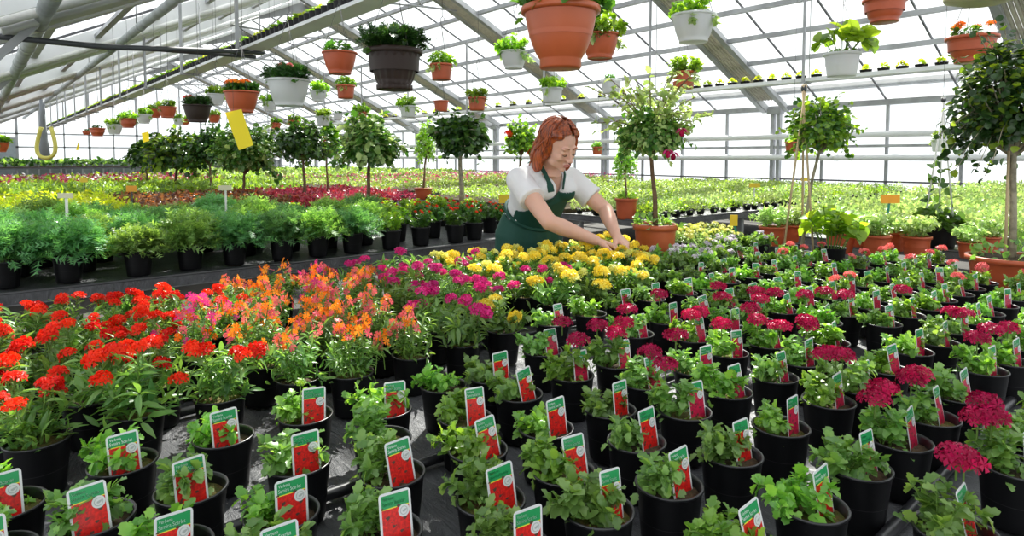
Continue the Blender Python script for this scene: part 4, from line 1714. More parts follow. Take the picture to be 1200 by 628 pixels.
def sign(px, py_foot, py_sign, zfoot, wpx, hpx, m, ms, label, tilt=0.0):
    p = un(px, py_foot, zfoot)
    dep = (p - CAM) @ _F
    H = (py_foot - py_sign) / FPX * dep
    w_, h_ = wpx / FPX * dep, hpx / FPX * dep
    root = thing('bed_sign', label, 'sign', tuple(p), None, -YAW)
    b = MB()
    b.beam((0, 0, -.05), (tilt * H, 0, H), .012, .006, ms, (0, 1, 0))
    b.build('stick', root)
    b = MB()
    b.box((tilt * H - w_ / 2, -.008, H - h_ / 2), (tilt * H + w_ / 2, -.004, H + h_ / 2), m)
    b.build('plate', root)
    return root


sign(79, 264, 229, .95, 18, 6, 'beige_plastic', 'wire_white', 'beige sign on a white stick in front of the lime green block')
sign(265, 246, 220, .95, 15, 6, 'beige_plastic', 'wire_white', 'pale sign on a white stick between bronze and red leaved blocks')
sign(155, 236, 221, .9, 12, 7, 'orange_plastic', 'dark_pipe', 'orange card on a dark stick above the bronze leaved block')
sign(99, 220, 211, .9, 9, 5, 'yellow_plastic', 'dark_pipe', 'small yellow card far off before the gable plinth')
sign(1037, 270, 233, .84, 22, 10, 'orange_plastic', 'green_stick', 'orange yellow card on a green stick among the terracotta pots', .12)
sign(884, 226, 217, .9, 13, 5, 'yellow_plastic', 'wire_white', 'yellow card standing in the seedlings behind the standard fuchsia')
sign(868, 284, 258, .80, 9, 13, 'yellow_plastic', 'green_stick', 'yellow tag leaning on a green stick among the lemon flowers', -.35)
sign(591, 246, 233, .9, 13, 10, 'yellow_plastic', 'dark_pipe', 'yellow card beside the back of the gardener')
sign(942, 222, 210, 1.0, 8, 4, 'yellow_plastic', 'wire_white', 'small yellow card behind the bamboo tripod')

# ------------------------------------------------------------------ standard trees


def canopy(n, rx, rz, leaf, ls, m, m2=None, f2=.3, lumps=5, branches=9, bark='bark', stem_r=.008, low=-.75, inner=.35):
    """crown of leaves on branches; centre at the origin"""
    b = MB()
    P, D, Nn = [], [], []
    bc = []
    for i in range(branches * 3):
        d = rnd_dirs(1, -.3)[0]
        e = d * np.array([rx, rx, rz]) * rng.uniform(.6, 1.0)
        s = np.array([0, 0, -rz * .75])
        mid = s * .4 + e * .45 + np.array([0, 0, -.05 * rz])
        b.tube([s, mid, e], [stem_r * .55, stem_r * .35, stem_r * .12], bark, 5, False)
        bc.append((s, mid, e))
    ls *= .52
    n = int(n * 1.7)
    lc = rnd_dirs(lumps * 2, -.6)
    d = rnd_dirs(n, low)
    k = (inner + (1 - inner) * rng.uniform(0, 1, n) ** .55)
    bump_ = .72 + .38 * np.clip(np.max(d @ lc.T, axis=1), 0, 1) ** 6 + .10 * rng.normal(0, 1, n)
    P = d * np.array([rx, rx, rz]) * (k * bump_)[:, None] * .93
    D = d * .8 + rng.normal(0, .6, (n, 3)) + [0, 0, -.25]
    Nn = unit(d * .8 + [0, 0, 1] + rng.normal(0, .3, (n, 3)))
    S = ls * rng.uniform(.6, 1.2, n)
    # loose sprays reaching out of the crown and drooping
    SP_, SD_, SN_ = [], [], []
    for q in range(30):
        dq = rnd_dirs(1, -.7)[0]
        L2 = rng.uniform(1.0, 1.32)
        b.tube([dq * np.array([rx, rx, rz]) * t * L2 + np.array([0, 0, -.22 * rz * (t - .6) / .4 * (1 if dq[2] < .5 and t > .6 else 0)]) for t in (.15, .6, .8, 1.0)], stem_r * .13, bark, 4, False)
        for t in np.linspace(.6, 1, 9):
            pp = dq * np.array([rx, rx, rz]) * t * L2 + np.array([0, 0, -.22 * rz * (t - .6) / .4 * (1 if dq[2] < .5 else 0)])
            SP_.append(pp + rng.normal(0, ls * .25, 3))
            SD_.append(dq + rng.normal(0, .7, 3) + [0, 0, -.3])
            SN_.append(unit(rng.normal(0, .5, 3) + [0, 0, 1]))
    P = np.vstack([P, SP_])
    D = np.vstack([D, SD_])
    Nn = np.vstack([Nn, SN_])
    k = np.concatenate([k, np.ones(len(SP_))])
    S = ls * rng.uniform(.6, 1.2, len(P))
    n = len(P)
    M = frames(P, D, Nn, S)
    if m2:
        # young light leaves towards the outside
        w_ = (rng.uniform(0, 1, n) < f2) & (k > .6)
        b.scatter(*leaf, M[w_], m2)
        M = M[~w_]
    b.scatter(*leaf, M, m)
    return b.mesh('crown')


def standard(name, label, px, py_rim, pot_w, pot_kind, ccx, ccy, crx, crz, depth, crown_me_args, trunk_r=.011, bark='bark', flowers=None, nf=0, stakes=0, base_leaf=None, basez=None, pot_h=None, group=None):
    """tree with its pot: rim at (px, py_rim), crown centred at (ccx, ccy) in the photograph"""
    p = at(px, py_rim, depth)
    root = thing(name, label, 'tree', (p[0], p[1], p[2]), group)
    R = pot_w / FPX * depth / 2
    Hh = pot_h or R * 1.75
    if basez is not None:
        Hh = p[2] - basez
    me = pot_mesh(R, Hh, pot_kind, rim='band' if pot_kind != 'black_plastic' else 'plain', taper=.76, bell=.1, n=36)
    link('pot', me, root, (0, 0, -Hh))
    link('soil', soil_mesh(R * .9, -.05 * Hh), root)
    c = at(ccx, ccy, depth)
    off = c - p
    off_z = off[2]
    off = np.array([off[0], off[1], off_z])
    crx, crz = crx / FPX * depth, crz / FPX * depth
    b = MB()
    tp = np.array([off[0], off[1], off[2] - crz * .6])
    b.tube([(0, 0, -.03), tp * [.25, .25, .35] + [.006, 0, 0], tp * [.6, .6, .7] - [.005, 0, 0], tp, tp + [0, 0, crz * .5]], [trunk_r * 1.25, trunk_r, trunk_r * .9, trunk_r * .85, trunk_r * .4], bark, 8)
    b.build('trunk', root)
    link('crown', canopy(rx=crx, rz=crz, bark=bark, stem_r=trunk_r, **crown_me_args), root, tuple(off))
    for s in range(stakes):
        b = MB()
        a_ = s * 2.1 + .4
        b.tube([(.03 * math.cos(a_), .03 * math.sin(a_), -.05), (off[0] + .022 * math.cos(a_), off[1] + .022 * math.sin(a_), off[2] - crz * .3)], .006, 'stake', 6)
        b.build('stake', root)
    if flowers:
        for q in range(nf):
            d = rnd_dirs(1, -.6)[0]
            ho = link('flower_head', BH[flowers] if flowers in BH else HEADS[flowers][0], root, tuple(off + d * [crx, crx, crz] * .98))
            ho.rotation_euler = (float(rng.normal(0, .8)), float(rng.normal(0, .8)), 0)
            ho.scale = (1.4,) * 3
    if base_leaf:
        bb = MB()
        mound(bb, 90, R * 1.05, R * .55, LEAF_SMALL, .035, base_leaf, up=.4, low=0)
        bb.build('underplanting', root, (0, 0, -.02))
    return root


# the fuchsia standard beside the gardener
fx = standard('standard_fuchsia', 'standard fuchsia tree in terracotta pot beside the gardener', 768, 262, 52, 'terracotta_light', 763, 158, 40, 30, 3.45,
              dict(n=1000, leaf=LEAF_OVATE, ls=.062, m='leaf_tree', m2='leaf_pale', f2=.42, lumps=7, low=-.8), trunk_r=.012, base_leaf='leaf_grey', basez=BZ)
b = MB()
P, D, Nn = [], [], []
for k in range(54):
    a_ = rng.uniform(0, 2 * PI)
    q_ = rng.uniform(.08, .36)
    e = np.array([math.cos(a_) * q_, math.sin(a_) * q_, rng.uniform(.05, .33) - .25 * q_])
    s = e * .35
    b.tube([s, (s + e) / 2 + [0, 0, .02], e], .0022, 'bark', 4, False)
    for t in np.linspace(.35, 1, 8):
        P.append(s + (e - s) * t)
        D.append(unit(rng.normal(0, 1, 3) + e * 2))
        Nn.append(unit(rng.normal(0, .4, 3) + [0, 0, 1]))
b.scatter(*LEAF_OVATE, frames(np.array(P), np.array(D), np.array(Nn), .048 * rng.uniform(.5, 1.1, len(P))), 'leaf_pale')
cc = at(763, 150, 3.45) - at(768, 262, 3.45)
b.build('shoot_sprays', fx, tuple(cc))
bf = MB()
for hx, hy in ((783, 175), (789, 178), (799, 150)):
    c = at(hx, hy, 3.25) - at(768, 262, 3.45)
    for k in range(4):
        a_ = k * PI / 2
        bf.scatter(*LEAF_LANCE, frames(np.array([c]), np.array([[math.cos(a_), math.sin(a_), -.3]]), np.array([[0, 0, 1.0]]), np.array([.045])), 'petal_magenta')
    bf.ball(c + [0, 0, -.025], (.014, .014, .02), 'petal_crimson', 8)
    bf.tube([c, c + [0, 0, .05]], .0015, 'stem_green', 4, False)
bf.build('fuchsia_bloom', fx)
# the large tree at the right
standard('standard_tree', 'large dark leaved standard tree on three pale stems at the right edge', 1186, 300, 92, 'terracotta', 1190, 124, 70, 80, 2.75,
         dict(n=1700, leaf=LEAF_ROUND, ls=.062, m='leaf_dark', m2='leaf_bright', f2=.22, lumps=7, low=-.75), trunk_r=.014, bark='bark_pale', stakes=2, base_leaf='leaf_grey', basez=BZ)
standard('standard_geranium', 'bright green standard with red blooms tied to a bamboo tripod', 938, 296, 44, 'black_plastic', 962, 150, 36, 38, 3.40,
         dict(n=650, leaf=LEAF_ROUND, ls=.055, m='leaf_tree', m2='leaf_bright', f2=.5, lumps=5), trunk_r=.009, bark='bark_pale', base_leaf=None, basez=BZ)
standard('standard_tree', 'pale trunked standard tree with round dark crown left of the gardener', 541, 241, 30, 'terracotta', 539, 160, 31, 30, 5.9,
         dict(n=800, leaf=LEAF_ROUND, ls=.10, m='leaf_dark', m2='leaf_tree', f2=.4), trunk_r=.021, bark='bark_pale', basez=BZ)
standard('standard_tree', 'bushy standard tree with yellow green leaves hanging at its side', 431, 240, 34, 'terracotta', 433, 168, 34, 32, 5.95,
         dict(n=900, leaf=LEAF_OVATE, ls=.13, m='leaf_tree', m2='leaf_pale', f2=.4), trunk_r=.018, basez=BZ)
standard('standard_tree', 'dark round standard tree in terracotta dish above red leaved plants', 357, 228, 30, 'terracotta', 355, 168, 29, 25, 7.6,
         dict(n=800, leaf=LEAF_OVATE, ls=.12, m='leaf_dark', m2='leaf_tree', f2=.4), trunk_r=.018, basez=BZ)
standard('standard_geranium', 'standard geranium with red blooms beside the dark round tree', 384, 228, 20, 'terracotta', 382, 168, 15, 20, 8.4,
         dict(n=350, leaf=LEAF_ROUND, ls=.11, m='leaf_tree', m2='leaf_bright', f2=.5), trunk_r=.013, flowers='red', nf=5, basez=BZ)
standard('standard_tree', 'arching leafy tree behind the big yellow sticky card', 285, 222, 22, 'terracotta', 287, 180, 36, 32, 8.6,
         dict(n=900, leaf=LEAF_OVATE, ls=.16, m='leaf_tree', m2='leaf_pale', f2=.3), trunk_r=.018, basez=BZ)
standard('standard_tree', 'dark leafy tree left of the arching one', 247, 224, 22, 'terracotta', 246, 174, 22, 26, 10.1,
         dict(n=600, leaf=LEAF_OVATE, ls=.14, m='leaf_dark', m2='leaf_tree', f2=.4), trunk_r=.018, basez=BZ)
standard('standard_tree', 'wide dark tree with drooping leaves far off above the red strip', 205, 216, 20, 'terracotta', 208, 180, 34, 25, 10.5,
         dict(n=800, leaf=LEAF_OVATE, ls=.18, m='leaf_dark', m2='leaf_bright', f2=.4), trunk_r=.021, basez=BZ)
standard('standard_tree', 'drooping dark tree nearest the gable windows', 172, 214, 16, 'terracotta', 172, 182, 15, 15, 11.5,
         dict(n=350, leaf=LEAF_OVATE, ls=.18, m='leaf_dark', m2='leaf_tree', f2=.4), trunk_r=.018, basez=BZ)
standard('standard_geranium', 'standard geranium with red blooms behind the head of the gardener', 607, 232, 22, 'terracotta', 611, 165, 18, 23, 7.6,
         dict(n=380, leaf=LEAF_ROUND, ls=.085, m='leaf_tree', m2='leaf_bright', f2=.6), trunk_r=.012, flowers='red', nf=6, basez=BZ)
standard('staked_climber', 'slim staked climber in terracotta pot left of the pale trunked tree', 496, 220, 22, 'terracotta', 499, 168, 11, 25, 9.1,
         dict(n=260, leaf=LEAF_OVATE, ls=.09, m='leaf_bright', m2='leaf_pale', f2=.4), trunk_r=.012, stakes=1, basez=BZ)
standard('staked_climber', 'slim climber on a cane in terracotta pot behind the fuchsia trunk', 734, 232, 27, 'terracotta', 732, 185, 11, 26, 6.2,
         dict(n=190, leaf=LEAF_ROUND, ls=.06, m='leaf_bright', m2='leaf_pale', f2=.4, branches=4), trunk_r=.008, stakes=1, base_leaf='leaf_bright', basez=BZ)

# bamboo tripods
def tripod(px, foot_y, top_y, depth, spread, label, loc_z=None, m='stake'):
    p = at(px, foot_y, depth)
    t = at(px, top_y, depth)
    root = thing('bamboo_tripod', label, 'plant support', tuple(p))
    H = t[2] - p[2]
    for k in range(3):
        a_ = k * 2 * PI / 3 + .3
        b = MB()
        b.tube([(spread * math.cos(a_), spread * math.sin(a_), -.03), (-.01 * math.cos(a_), -.01 * math.sin(a_), H + .02)], .0055, m, 6)
        b.build('cane', root)
    b = MB()
    b.ball((0, 0, H), (.016, .016, .02), 'dark_pipe', 8)
    b.build('cap', root)
    return root


tripod(937, 296, 105, 3.40, .088, 'tall bamboo tripod with a black cap in the black pot at the bench corner')
cp = at(1100, 265, 4.27)
tripod(1100, 265, 118, 4.27, .10, 'white cane tripod over the black climber pot by the side wall', m='wire_white')
root = thing('potted_climber', 'dark leaved climber in a large black pot on the side wall bench', 'potted plant', (cp[0], cp[1], BZ))
HH = cp[2] - BZ
link('pot', pot_mesh(.112, HH, 'black_plastic', m_rim='black_rim', taper=.82), root)
link('soil', soil_mesh(.11, HH - .02), root)
b = MB()
mound(b, 120, .12, .11, LEAF_ROUND, .06, 'leaf_tree', up=.3, low=-.1)
for k in range(3):
    a_ = k * 2 * PI / 3 + .3
    for t in np.linspace(0, .55, 12):
        q = np.array([.10 * (1 - t) * math.cos(a_), .10 * (1 - t) * math.sin(a_), t * .8]) + rng.normal(0, .012, 3)
        b.scatter(*LEAF_ROUND, frames(q[None], rng.normal(0, 1, (1, 3)), unit(rng.normal(0, .4, (1, 3)) + [0, 0, 1]), np.array([.05])), 'leaf_tree')
b.build('foliage', root, (0, 0, HH - .01))
# large heart leaved plant at the foot of the bamboo tripod
cp = at(974, 300, 3.28)
b = MB()
stems_foliage(b, 15, .25, .15, LEAF_ROUND, .062, 'leaf_bright', per=4, r0=.05, sr=.003, start=.35)
o = b.build('heart_leaved_plant', None, (cp[0], cp[1], BZ + .0))
bpot = pot_mesh(.07, .14, 'black_plastic')
root = thing('potted_climber', 'heart leaved plant at the foot of the bamboo tripod', 'potted plant', (cp[0], cp[1], BZ))
link('pot', bpot, root)
o.name = 'foliage'
o.parent = root
o.location = (0, 0, .12)

# fan duct and yellow hose near the gable
p0 = at(52, 187, 17)
root = thing('air_duct', 'dark tapering air duct hanging at the far left before the gable', 'duct', tuple(p0))
b = MB()
k = 17 / FPX
b.tube([(0, 0, 0), (0, 0, 22 * k), (0, 0, 45 * k), (0, 0, 70 * k)], [6.5 * k, 4.5 * k, 3 * k, 2.5 * k], 'fan_grey', 12)
b.tube([(0, 0, 68 * k), (0, 0, zroof(p0[0]) - p0[2] - .1)], .02, 'galv', 6)
b.build('duct_sleeve', root)
b = MB()
v = []
for t in np.linspace(0, 1, 30):
    a_ = -PI / 2 + (t - .5) * 2.4 * PI * .62
    v.append(at(54 + 11 * math.sin((t - .5) * 5.2), 187 - 36 * abs((t - .5) * 2) ** 2.2 - 2, 15.5))
b.tube(v, .045, 'hose_yellow', 8)
tag(b.build('hanging_hose'), 'yellow hose hanging in a loop round the dark air duct', 'hose')

bench('narrow bench with grey green plants along the gable plinth', -2.05, 9.55, 32.5, 33.5, .86)
carpet('gable_hedge', 'low grey green hedge of plants along the foot of the gable', -2.0, 9.5, 32.6, 33.4, 160, .35, LEAF_SMALL, .16, 'leaf_dark', 'leaf_grey', .4, z=.86)

# ------------------------------------------------------------------ the gardener
mat('skin', (0.74, 0.44, 0.34), 0.5, spec=0.35, sss=0.25, vary=.04, vscale=14)
mat('lips', (0.55, 0.17, 0.15), 0.45)
mat('lash', (0.09, 0.03, 0.015), 0.7)
mat('shirt', (0.90, 0.90, 0.92), 0.8, bump=0.25, bscale=25, transl=.12)
mat('apron', (0.004, 0.060, 0.042), 0.75, bump=0.3, bscale=14)
mat('trousers', (0.02, 0.022, 0.03), 0.8, bump=.2, bscale=12)
mat('shoe', (0.02, 0.02, 0.02), 0.6)


def hair_mat():
    m, nt, out = new_mat('hair')
    N, L = nt.nodes, nt.links
    b = N.new('ShaderNodeBsdfPrincipled')
    b.inputs['Roughness'].default_value = 0.36
    b.inputs['Specular IOR Level'].default_value = 0.7
    tc = N.new('ShaderNodeTexCoord')
    mp = N.new('ShaderNodeMapping')
    mp.inputs['Scale'].default_value = (120, 120, 12)
    n = N.new('ShaderNodeTexNoise')
    n.inputs['Scale'].default_value = 1
    L.new(tc.outputs['Object'], mp.inputs[0])
    L.new(mp.outputs[0], n.inputs['Vector'])
    cr = N.new('ShaderNodeValToRGB')
    cr.color_ramp.elements[0].position = .35
    cr.color_ramp.elements[0].color = (0.13, 0.020, 0.004, 1)
    cr.color_ramp.elements[1].position = .65
    cr.color_ramp.elements[1].color = (0.46, 0.088, 0.012, 1)
    L.new(n.outputs[0], cr.inputs[0])
    L.new(cr.outputs[0], b.inputs['Base Color'])
    L.new(b.outputs[0], out.inputs[0])


hair_mat()


def A(*v):
    return np.array(v, float)


def capsule(b, a, c, r1, r2, m, n=14):
    b.tube([a, c], [r1, r2], m, n)
    b.ball(a, r1, m, n)
    b.ball(c, r2, m, n)


def loft(b, cs, lat, hw, hd, m, n=28, power=2.4):
    """elliptical rings about the spine CS; LAT the sideways axis"""
    cs = [np.array(c, float) for c in cs]
    V = []
    for i, c in enumerate(cs):
        d = unit(cs[min(i + 1, len(cs) - 1)] - cs[max(i - 1, 0)])
        l_ = unit(lat - d * (lat @ d))
        f_ = np.cross(l_, d)
        t = np.arange(n) * 2 * PI / n
        cx, sx = np.cos(t), np.sin(t)
        e = 2 / power
        V.append(c + np.outer(np.sign(cx) * np.abs(cx) ** e * hw[i], l_) + np.outer(np.sign(sx) * np.abs(sx) ** e * hd[i], f_))
    V = np.vstack(V)
    f = []
    for i in range(len(cs) - 1):
        for j in range(n):
            k = (j + 1) % n
            f.append((i * n + j, i * n + k, (i + 1) * n + k, (i + 1) * n + j))
    f.append(tuple(range(n))[::-1])
    f.append(tuple((len(cs) - 1) * n + j for j in range(n)))
    b.add(V, f, m, True)


def ell(b, c, r, frame, m, n=18):
    """ellipsoid with radii r along the rows of frame"""
    s = MB()
    s.ball((0, 0, 0), 1.0, m, n)
    v = s.v[0] * np.array(r)
    b.add(v @ frame + np.array(c), s.f, m, True)


def fuse(b, voxel, smooth, m, cut=None, it=4):
    """one continuous surface from overlapping shapes"""
    me = b.mesh('t')
    o = bpy.data.objects.new('t', me)
    COL.objects.link(o)
    md = o.modifiers.new('r', 'REMESH')
    md.mode = 'VOXEL'
    md.voxel_size = voxel
    md.use_smooth_shade = True
    if smooth:
        sm = o.modifiers.new('s', 'SMOOTH')
        sm.factor = smooth
        sm.iterations = it
    co = None
    if cut is not None:
        co = bpy.data.objects.new('c', cut.mesh('c'))
        COL.objects.link(co)
        bo = o.modifiers.new('b', 'BOOLEAN')
        bo.operation = 'DIFFERENCE'
        bo.solver = 'FAST'
        bo.object = co
    bpy.context.view_layer.update()
    dg = bpy.context.evaluated_depsgraph_get()
    out = bpy.data.meshes.new_from_object(o.evaluated_get(dg))
    bpy.data.objects.remove(o)
    if co:
        bpy.data.objects.remove(co)
    out.materials.clear()
    out.materials.append(MATS[m])
    out.polygons.foreach_set('material_index', np.zeros(len(out.polygons), dtype=np.int32))
    out.polygons.foreach_set('use_smooth', np.ones(len(out.polygons), dtype=bool))
    out.update()
    return out


LAT = A(1, 0, 0)
spine = [A(2.25, 2.545, .80), A(2.25, 2.54, .90), A(2.24, 2.505, 1.0), A(2.215, 2.435, 1.085), A(2.188, 2.375, 1.155), A(2.165, 2.335, 1.205), A(2.155, 2.29, 1.245)]
HWD = [.165, .170, .132, .138, .150, .140, .065]
HDP = [.115, .118, .092, .102, .108, .085, .055]
SH_R, SH_L = A(2.00, 2.335, 1.19), A(2.325, 2.31, 1.19)
EL_R, WR_R = A(1.968, 2.085, 1.008), A(2.175, 1.995, .918)
EL_L, WR_L = A(2.415, 2.15, 1.035), A(2.305, 1.985, .935)
NECK = A(2.152, 2.275, 1.25)
HEAD = A(2.118, 2.180, 1.352)
# head axes
hf = unit(A(-.02, -1.0, -.58))
hl = unit(np.cross(A(0, 0, 1), hf) * 1.0)
hl = unit(hl + A(0, 0, .10))
hu = np.cross(hf, hl)
if hu[2] < 0:
    hu = -hu
    hl = -hl
HF = np.stack([hl, hf, hu])


def hp_(l, f, u):
    return HEAD + hl * l + hf * f + hu * u


def limbs(b, m, grow=0.0, arms=True, hands=True):
    pass


b = MB()
loft(b, spine, LAT, HWD, HDP, 'skin')
for s, sh in ((-1, SH_R), (1, SH_L)):
    b.ball(sh, .056, 'skin', 18)
    capsule(b, sh, spine[5] + A(s * .05, -.01, .005), .05, .055, 'skin')
    b.ball(spine[4] + A(s * .066, -.088, -.012), (.056, .05, .052), 'skin', 18)
for sh, el_, wr in ((SH_R, EL_R, WR_R), (SH_L, EL_L, WR_L)):
    mid = (sh + el_) / 2
    b.tube([sh, mid, el_], [.050, .044, .037], 'skin', 18)
    b.ball(el_, .038, 'skin', 16)
    q = el_ + (wr - el_) * .28
    b.tube([el_, q, (q + wr) / 2, wr], [.037, .0385, .031, .0245], 'skin', 18)
    b.ball(wr, .0245, 'skin', 14)
# neck and shoulders slope
b.tube([NECK + A(0, .012, -.03), NECK + A(0, -.004, .02), hp_(0, -.02, -.045)], [.066, .050, .052], 'skin', 20)
for s in (-1, 1):
    capsule(b, NECK + A(s * .03, .01, .01), spine[5] + A(s * .12, .0, .022), .034, .032, 'skin')
# head
ell(b, hp_(0, -.014, .030), (.072, .092, .084), HF, 'skin', 24)
ell(b, hp_(0, .026, -.012), (.060, .060, .078), HF, 'skin', 24)
ell(b, hp_(0, .030, -.062), (.047, .048, .036), HF, 'skin')
ell(b, hp_(0, .066, -.086), (.019, .017, .015), HF, 'skin')
capsule(b, hp_(0, .084, .018), hp_(0, .103, -.020), .0075, .0095, 'skin')
ell(b, hp_(0, .106, -.024), (.0105, .011, .010), HF, 'skin')
for s in (-1, 1):
    ell(b, hp_(s * .0105, .096, -.028), (.008, .010, .007), HF, 'skin')
    ell(b, hp_(s * .028, .074, .028), (.024, .012, .009), HF, 'skin')
    ell(b, hp_(s * .036, .060, -.022), (.022, .020, .020), HF, 'skin')
    ell(b, hp_(s * .029, .073, .006), (.015, .0125, .0105), HF, 'skin')
    ell(b, hp_(s * .072, -.004, -.004), (.010, .018, .031), HF, 'skin')
    ell(b, hp_(s * .079, -.010, .006), (.006, .014, .018), HF, 'skin')
    ell(b, hp_(s * .040, .022, -.060), (.016, .034, .022), HF, 'skin')
ell(b, hp_(0, .085, -.053), (.020, .010, .0055), HF, 'skin')
ell(b, hp_(0, .083, -.062), (.017, .010, .0065), HF, 'skin')
# legs
for s in (-1, 1):
    hip, kn, an = A(2.25 + s * .085, 2.545, .84), A(2.26 + s * .10, 2.545, .46), A(2.26 + s * .11, 2.58, .09)
    b.tube([hip, (hip + kn) / 2, kn], [.088, .074, .056], 'skin', 18)
    b.ball(kn, .056, 'skin')
    b.tube([kn, kn + (an - kn) * .3, an], [.054, .054, .036], 'skin', 18)
    capsule(b, an + A(0, .01, -.04), an + A(s * .01, -.13, -.055), .036, .026, 'skin')


def hand(b, wr, d, nrm, side, curl, m='skin', spread=.010):
    """palm, four unequal bent fingers and a thumb off the side of the palm; nrm points out of the back of the hand"""
    d = unit(d)
    side = unit(side - d * (side @ d))
    nrm = np.cross(side, d) if (np.cross(side, d) @ nrm) > 0 else -np.cross(side, d)
    for k, q in enumerate((-.026, -.009, .009, .025)):
        kn = wr + d * (.078 - .006 * abs(k - 1)) + side * q
        capsule(b, wr + side * q * .45 + d * .005, kn, .0155, .0115, m, 10)
        a_ = 0
        p = kn
        ln = ((.036, .023, .018), (.041, .026, .019), (.038, .024, .019), (.030, .019, .016))[k]
        rr = (.0088, .0092, .0088, .0078)[k]
        dd = unit(d + side * q * 1.2 * (spread / .01) * 3)
        for j, l_ in enumerate(ln):
            a_ += curl[k][j]
            v = dd * math.cos(a_) - nrm * math.sin(a_)
            p2 = p + v * l_
            capsule(b, p, p2, rr - .0008 * j, rr - .0008 * (j + 1), m, 9)
            p = p2
    t0 = wr + d * .018 - side * .022 - nrm * .006
    t1 = t0 + unit(d * .6 - side * .75 - nrm * .35) * .040
    t2 = t1 + unit(d * .85 - side * .15 - nrm * .55) * .030
    t3 = t2 + unit(d * .85 + side * .25 - nrm * .5) * .024
    capsule(b, t0, t1, .0150, .0112, m, 10)
    capsule(b, t1, t2, .0108, .0098, m, 10)
    capsule(b, t2, t3, .0095, .0080, m, 10)


C1 = [(.55, .65, .45), (.60, .60, .40), (.70, .70, .45), (.80, .75, .5)]
hand(b, WR_R, unit(A(.52, -.22, -.20)), A(0, 0.1, 1), A(-.35, -.8, 0.1) * -1.0, C1)
C2 = [(.45, .5, .4), (.5, .55, .4), (.6, .6, .4), (.7, .6, .5)]
hand(b, WR_L, unit(A(.16, -.42, -.42)), A(.3, -.4, .8), A(.85, .3, 0.1), C2)
body_me = fuse(b, .0042, .5, 'skin', it=5)
person = thing('person', 'person with a copper red bob in white shirt and green apron bending over the flowers', 'person', (2.22, 2.62, 0))
OFF = A(2.22, 2.62, 0)


def child(name, me):
    return link(name, me, person, tuple(-OFF))


child('body', body_me)

# shirt
b = MB()
g = .010
loft(b, [spine[1] + A(0, 0, .02)] + spine[2:], LAT, [.160] + [w_ + g + .003 for w_ in HWD[2:]], [.112] + [w_ + g + .004 for w_ in HDP[2:]], 'shirt')
for s, sh, el_ in ((-1, SH_R, EL_R), (1, SH_L, EL_L)):
    b.ball(sh, .061, 'shirt', 18)
    capsule(b, sh, spine[5] + A(s * .04, -.005, .004), .060, .064, 'shirt')
    b.ball(spine[4] + A(s * .066, -.092, -.012), (.064, .056, .060), 'shirt', 18)
    u_ = unit(el_ - sh)
    b.tube([sh, sh + u_ * .08, sh + u_ * .15], [.064, .062, .064], 'shirt', 20)
    b.tube([sh + u_ * .138, sh + u_ * .150], [.0665, .0665], 'shirt', 20)
    capsule(b, NECK + A(s * .034, .012, -.002), spine[5] + A(s * .12, .0, .022), .036, .040, 'shirt')
    # folds
    for k in range(4):
        p = spine[3 + k % 2] + A(s * (.10 - .02 * k), -.02 + .03 * k, -.02)
        capsule(b, p, p + A(s * .02, .05 - .03 * k, -.09), .022 + .001 * k, .014, 'shirt', 8)
cut = MB()
nk = NECK + A(0, -.035, -.005)
ch = spine[4] + A(0, -.13, -.015)
sp = MB()
# V opening, a wedge pointing down the chest
fwd = unit(A(-.0, -1.0, .75))
dn = unit(ch - nk)
q = [nk + A(-.068, .02, .01), nk + A(.068, .02, .01), ch + dn * .02]
v = [p + fwd * .09 for p in q] + [p - fwd * .045 for p in q]
cut.add(v, [(0, 1, 2), (5, 4, 3), (0, 3, 4, 1), (1, 4, 5, 2), (2, 5, 3, 0)], 'shirt')
shirt_me = fuse(b, .0055, .5, 'shirt', cut=cut, it=5)
child('shirt', shirt_me)

# trousers and shoes
b = MB()
loft(b, [spine[0] + A(0, 0, -.04), spine[0], spine[1], spine[2] + A(0, 0, -.02)], LAT, [.15, .175, .176, .142], [.11, .124, .124, .10], 'trousers')
for s in (-1, 1):
    hip, kn, an = A(2.25 + s * .085, 2.545, .84), A(2.26 + s * .10, 2.545, .46), A(2.26 + s * .11, 2.58, .11)
    b.tube([hip, (hip + kn) / 2, kn, kn + (an - kn) * .3, an], [.096, .084, .068, .066, .062], 'trousers', 20)
child('trousers', fuse(b, .008, .5, 'trousers', it=3))
for s in (-1, 1):
    b = MB()
    an = A(2.26 + s * .11, 2.58, .09)
    capsule(b, an + A(0, .02, -.04), an + A(s * .01, -.14, -.05), .046, .036, 'shoe')
    b.ball(an, .05, 'shoe')
    child('shoe', fuse(b, .006, .5, 'shoe', it=2))

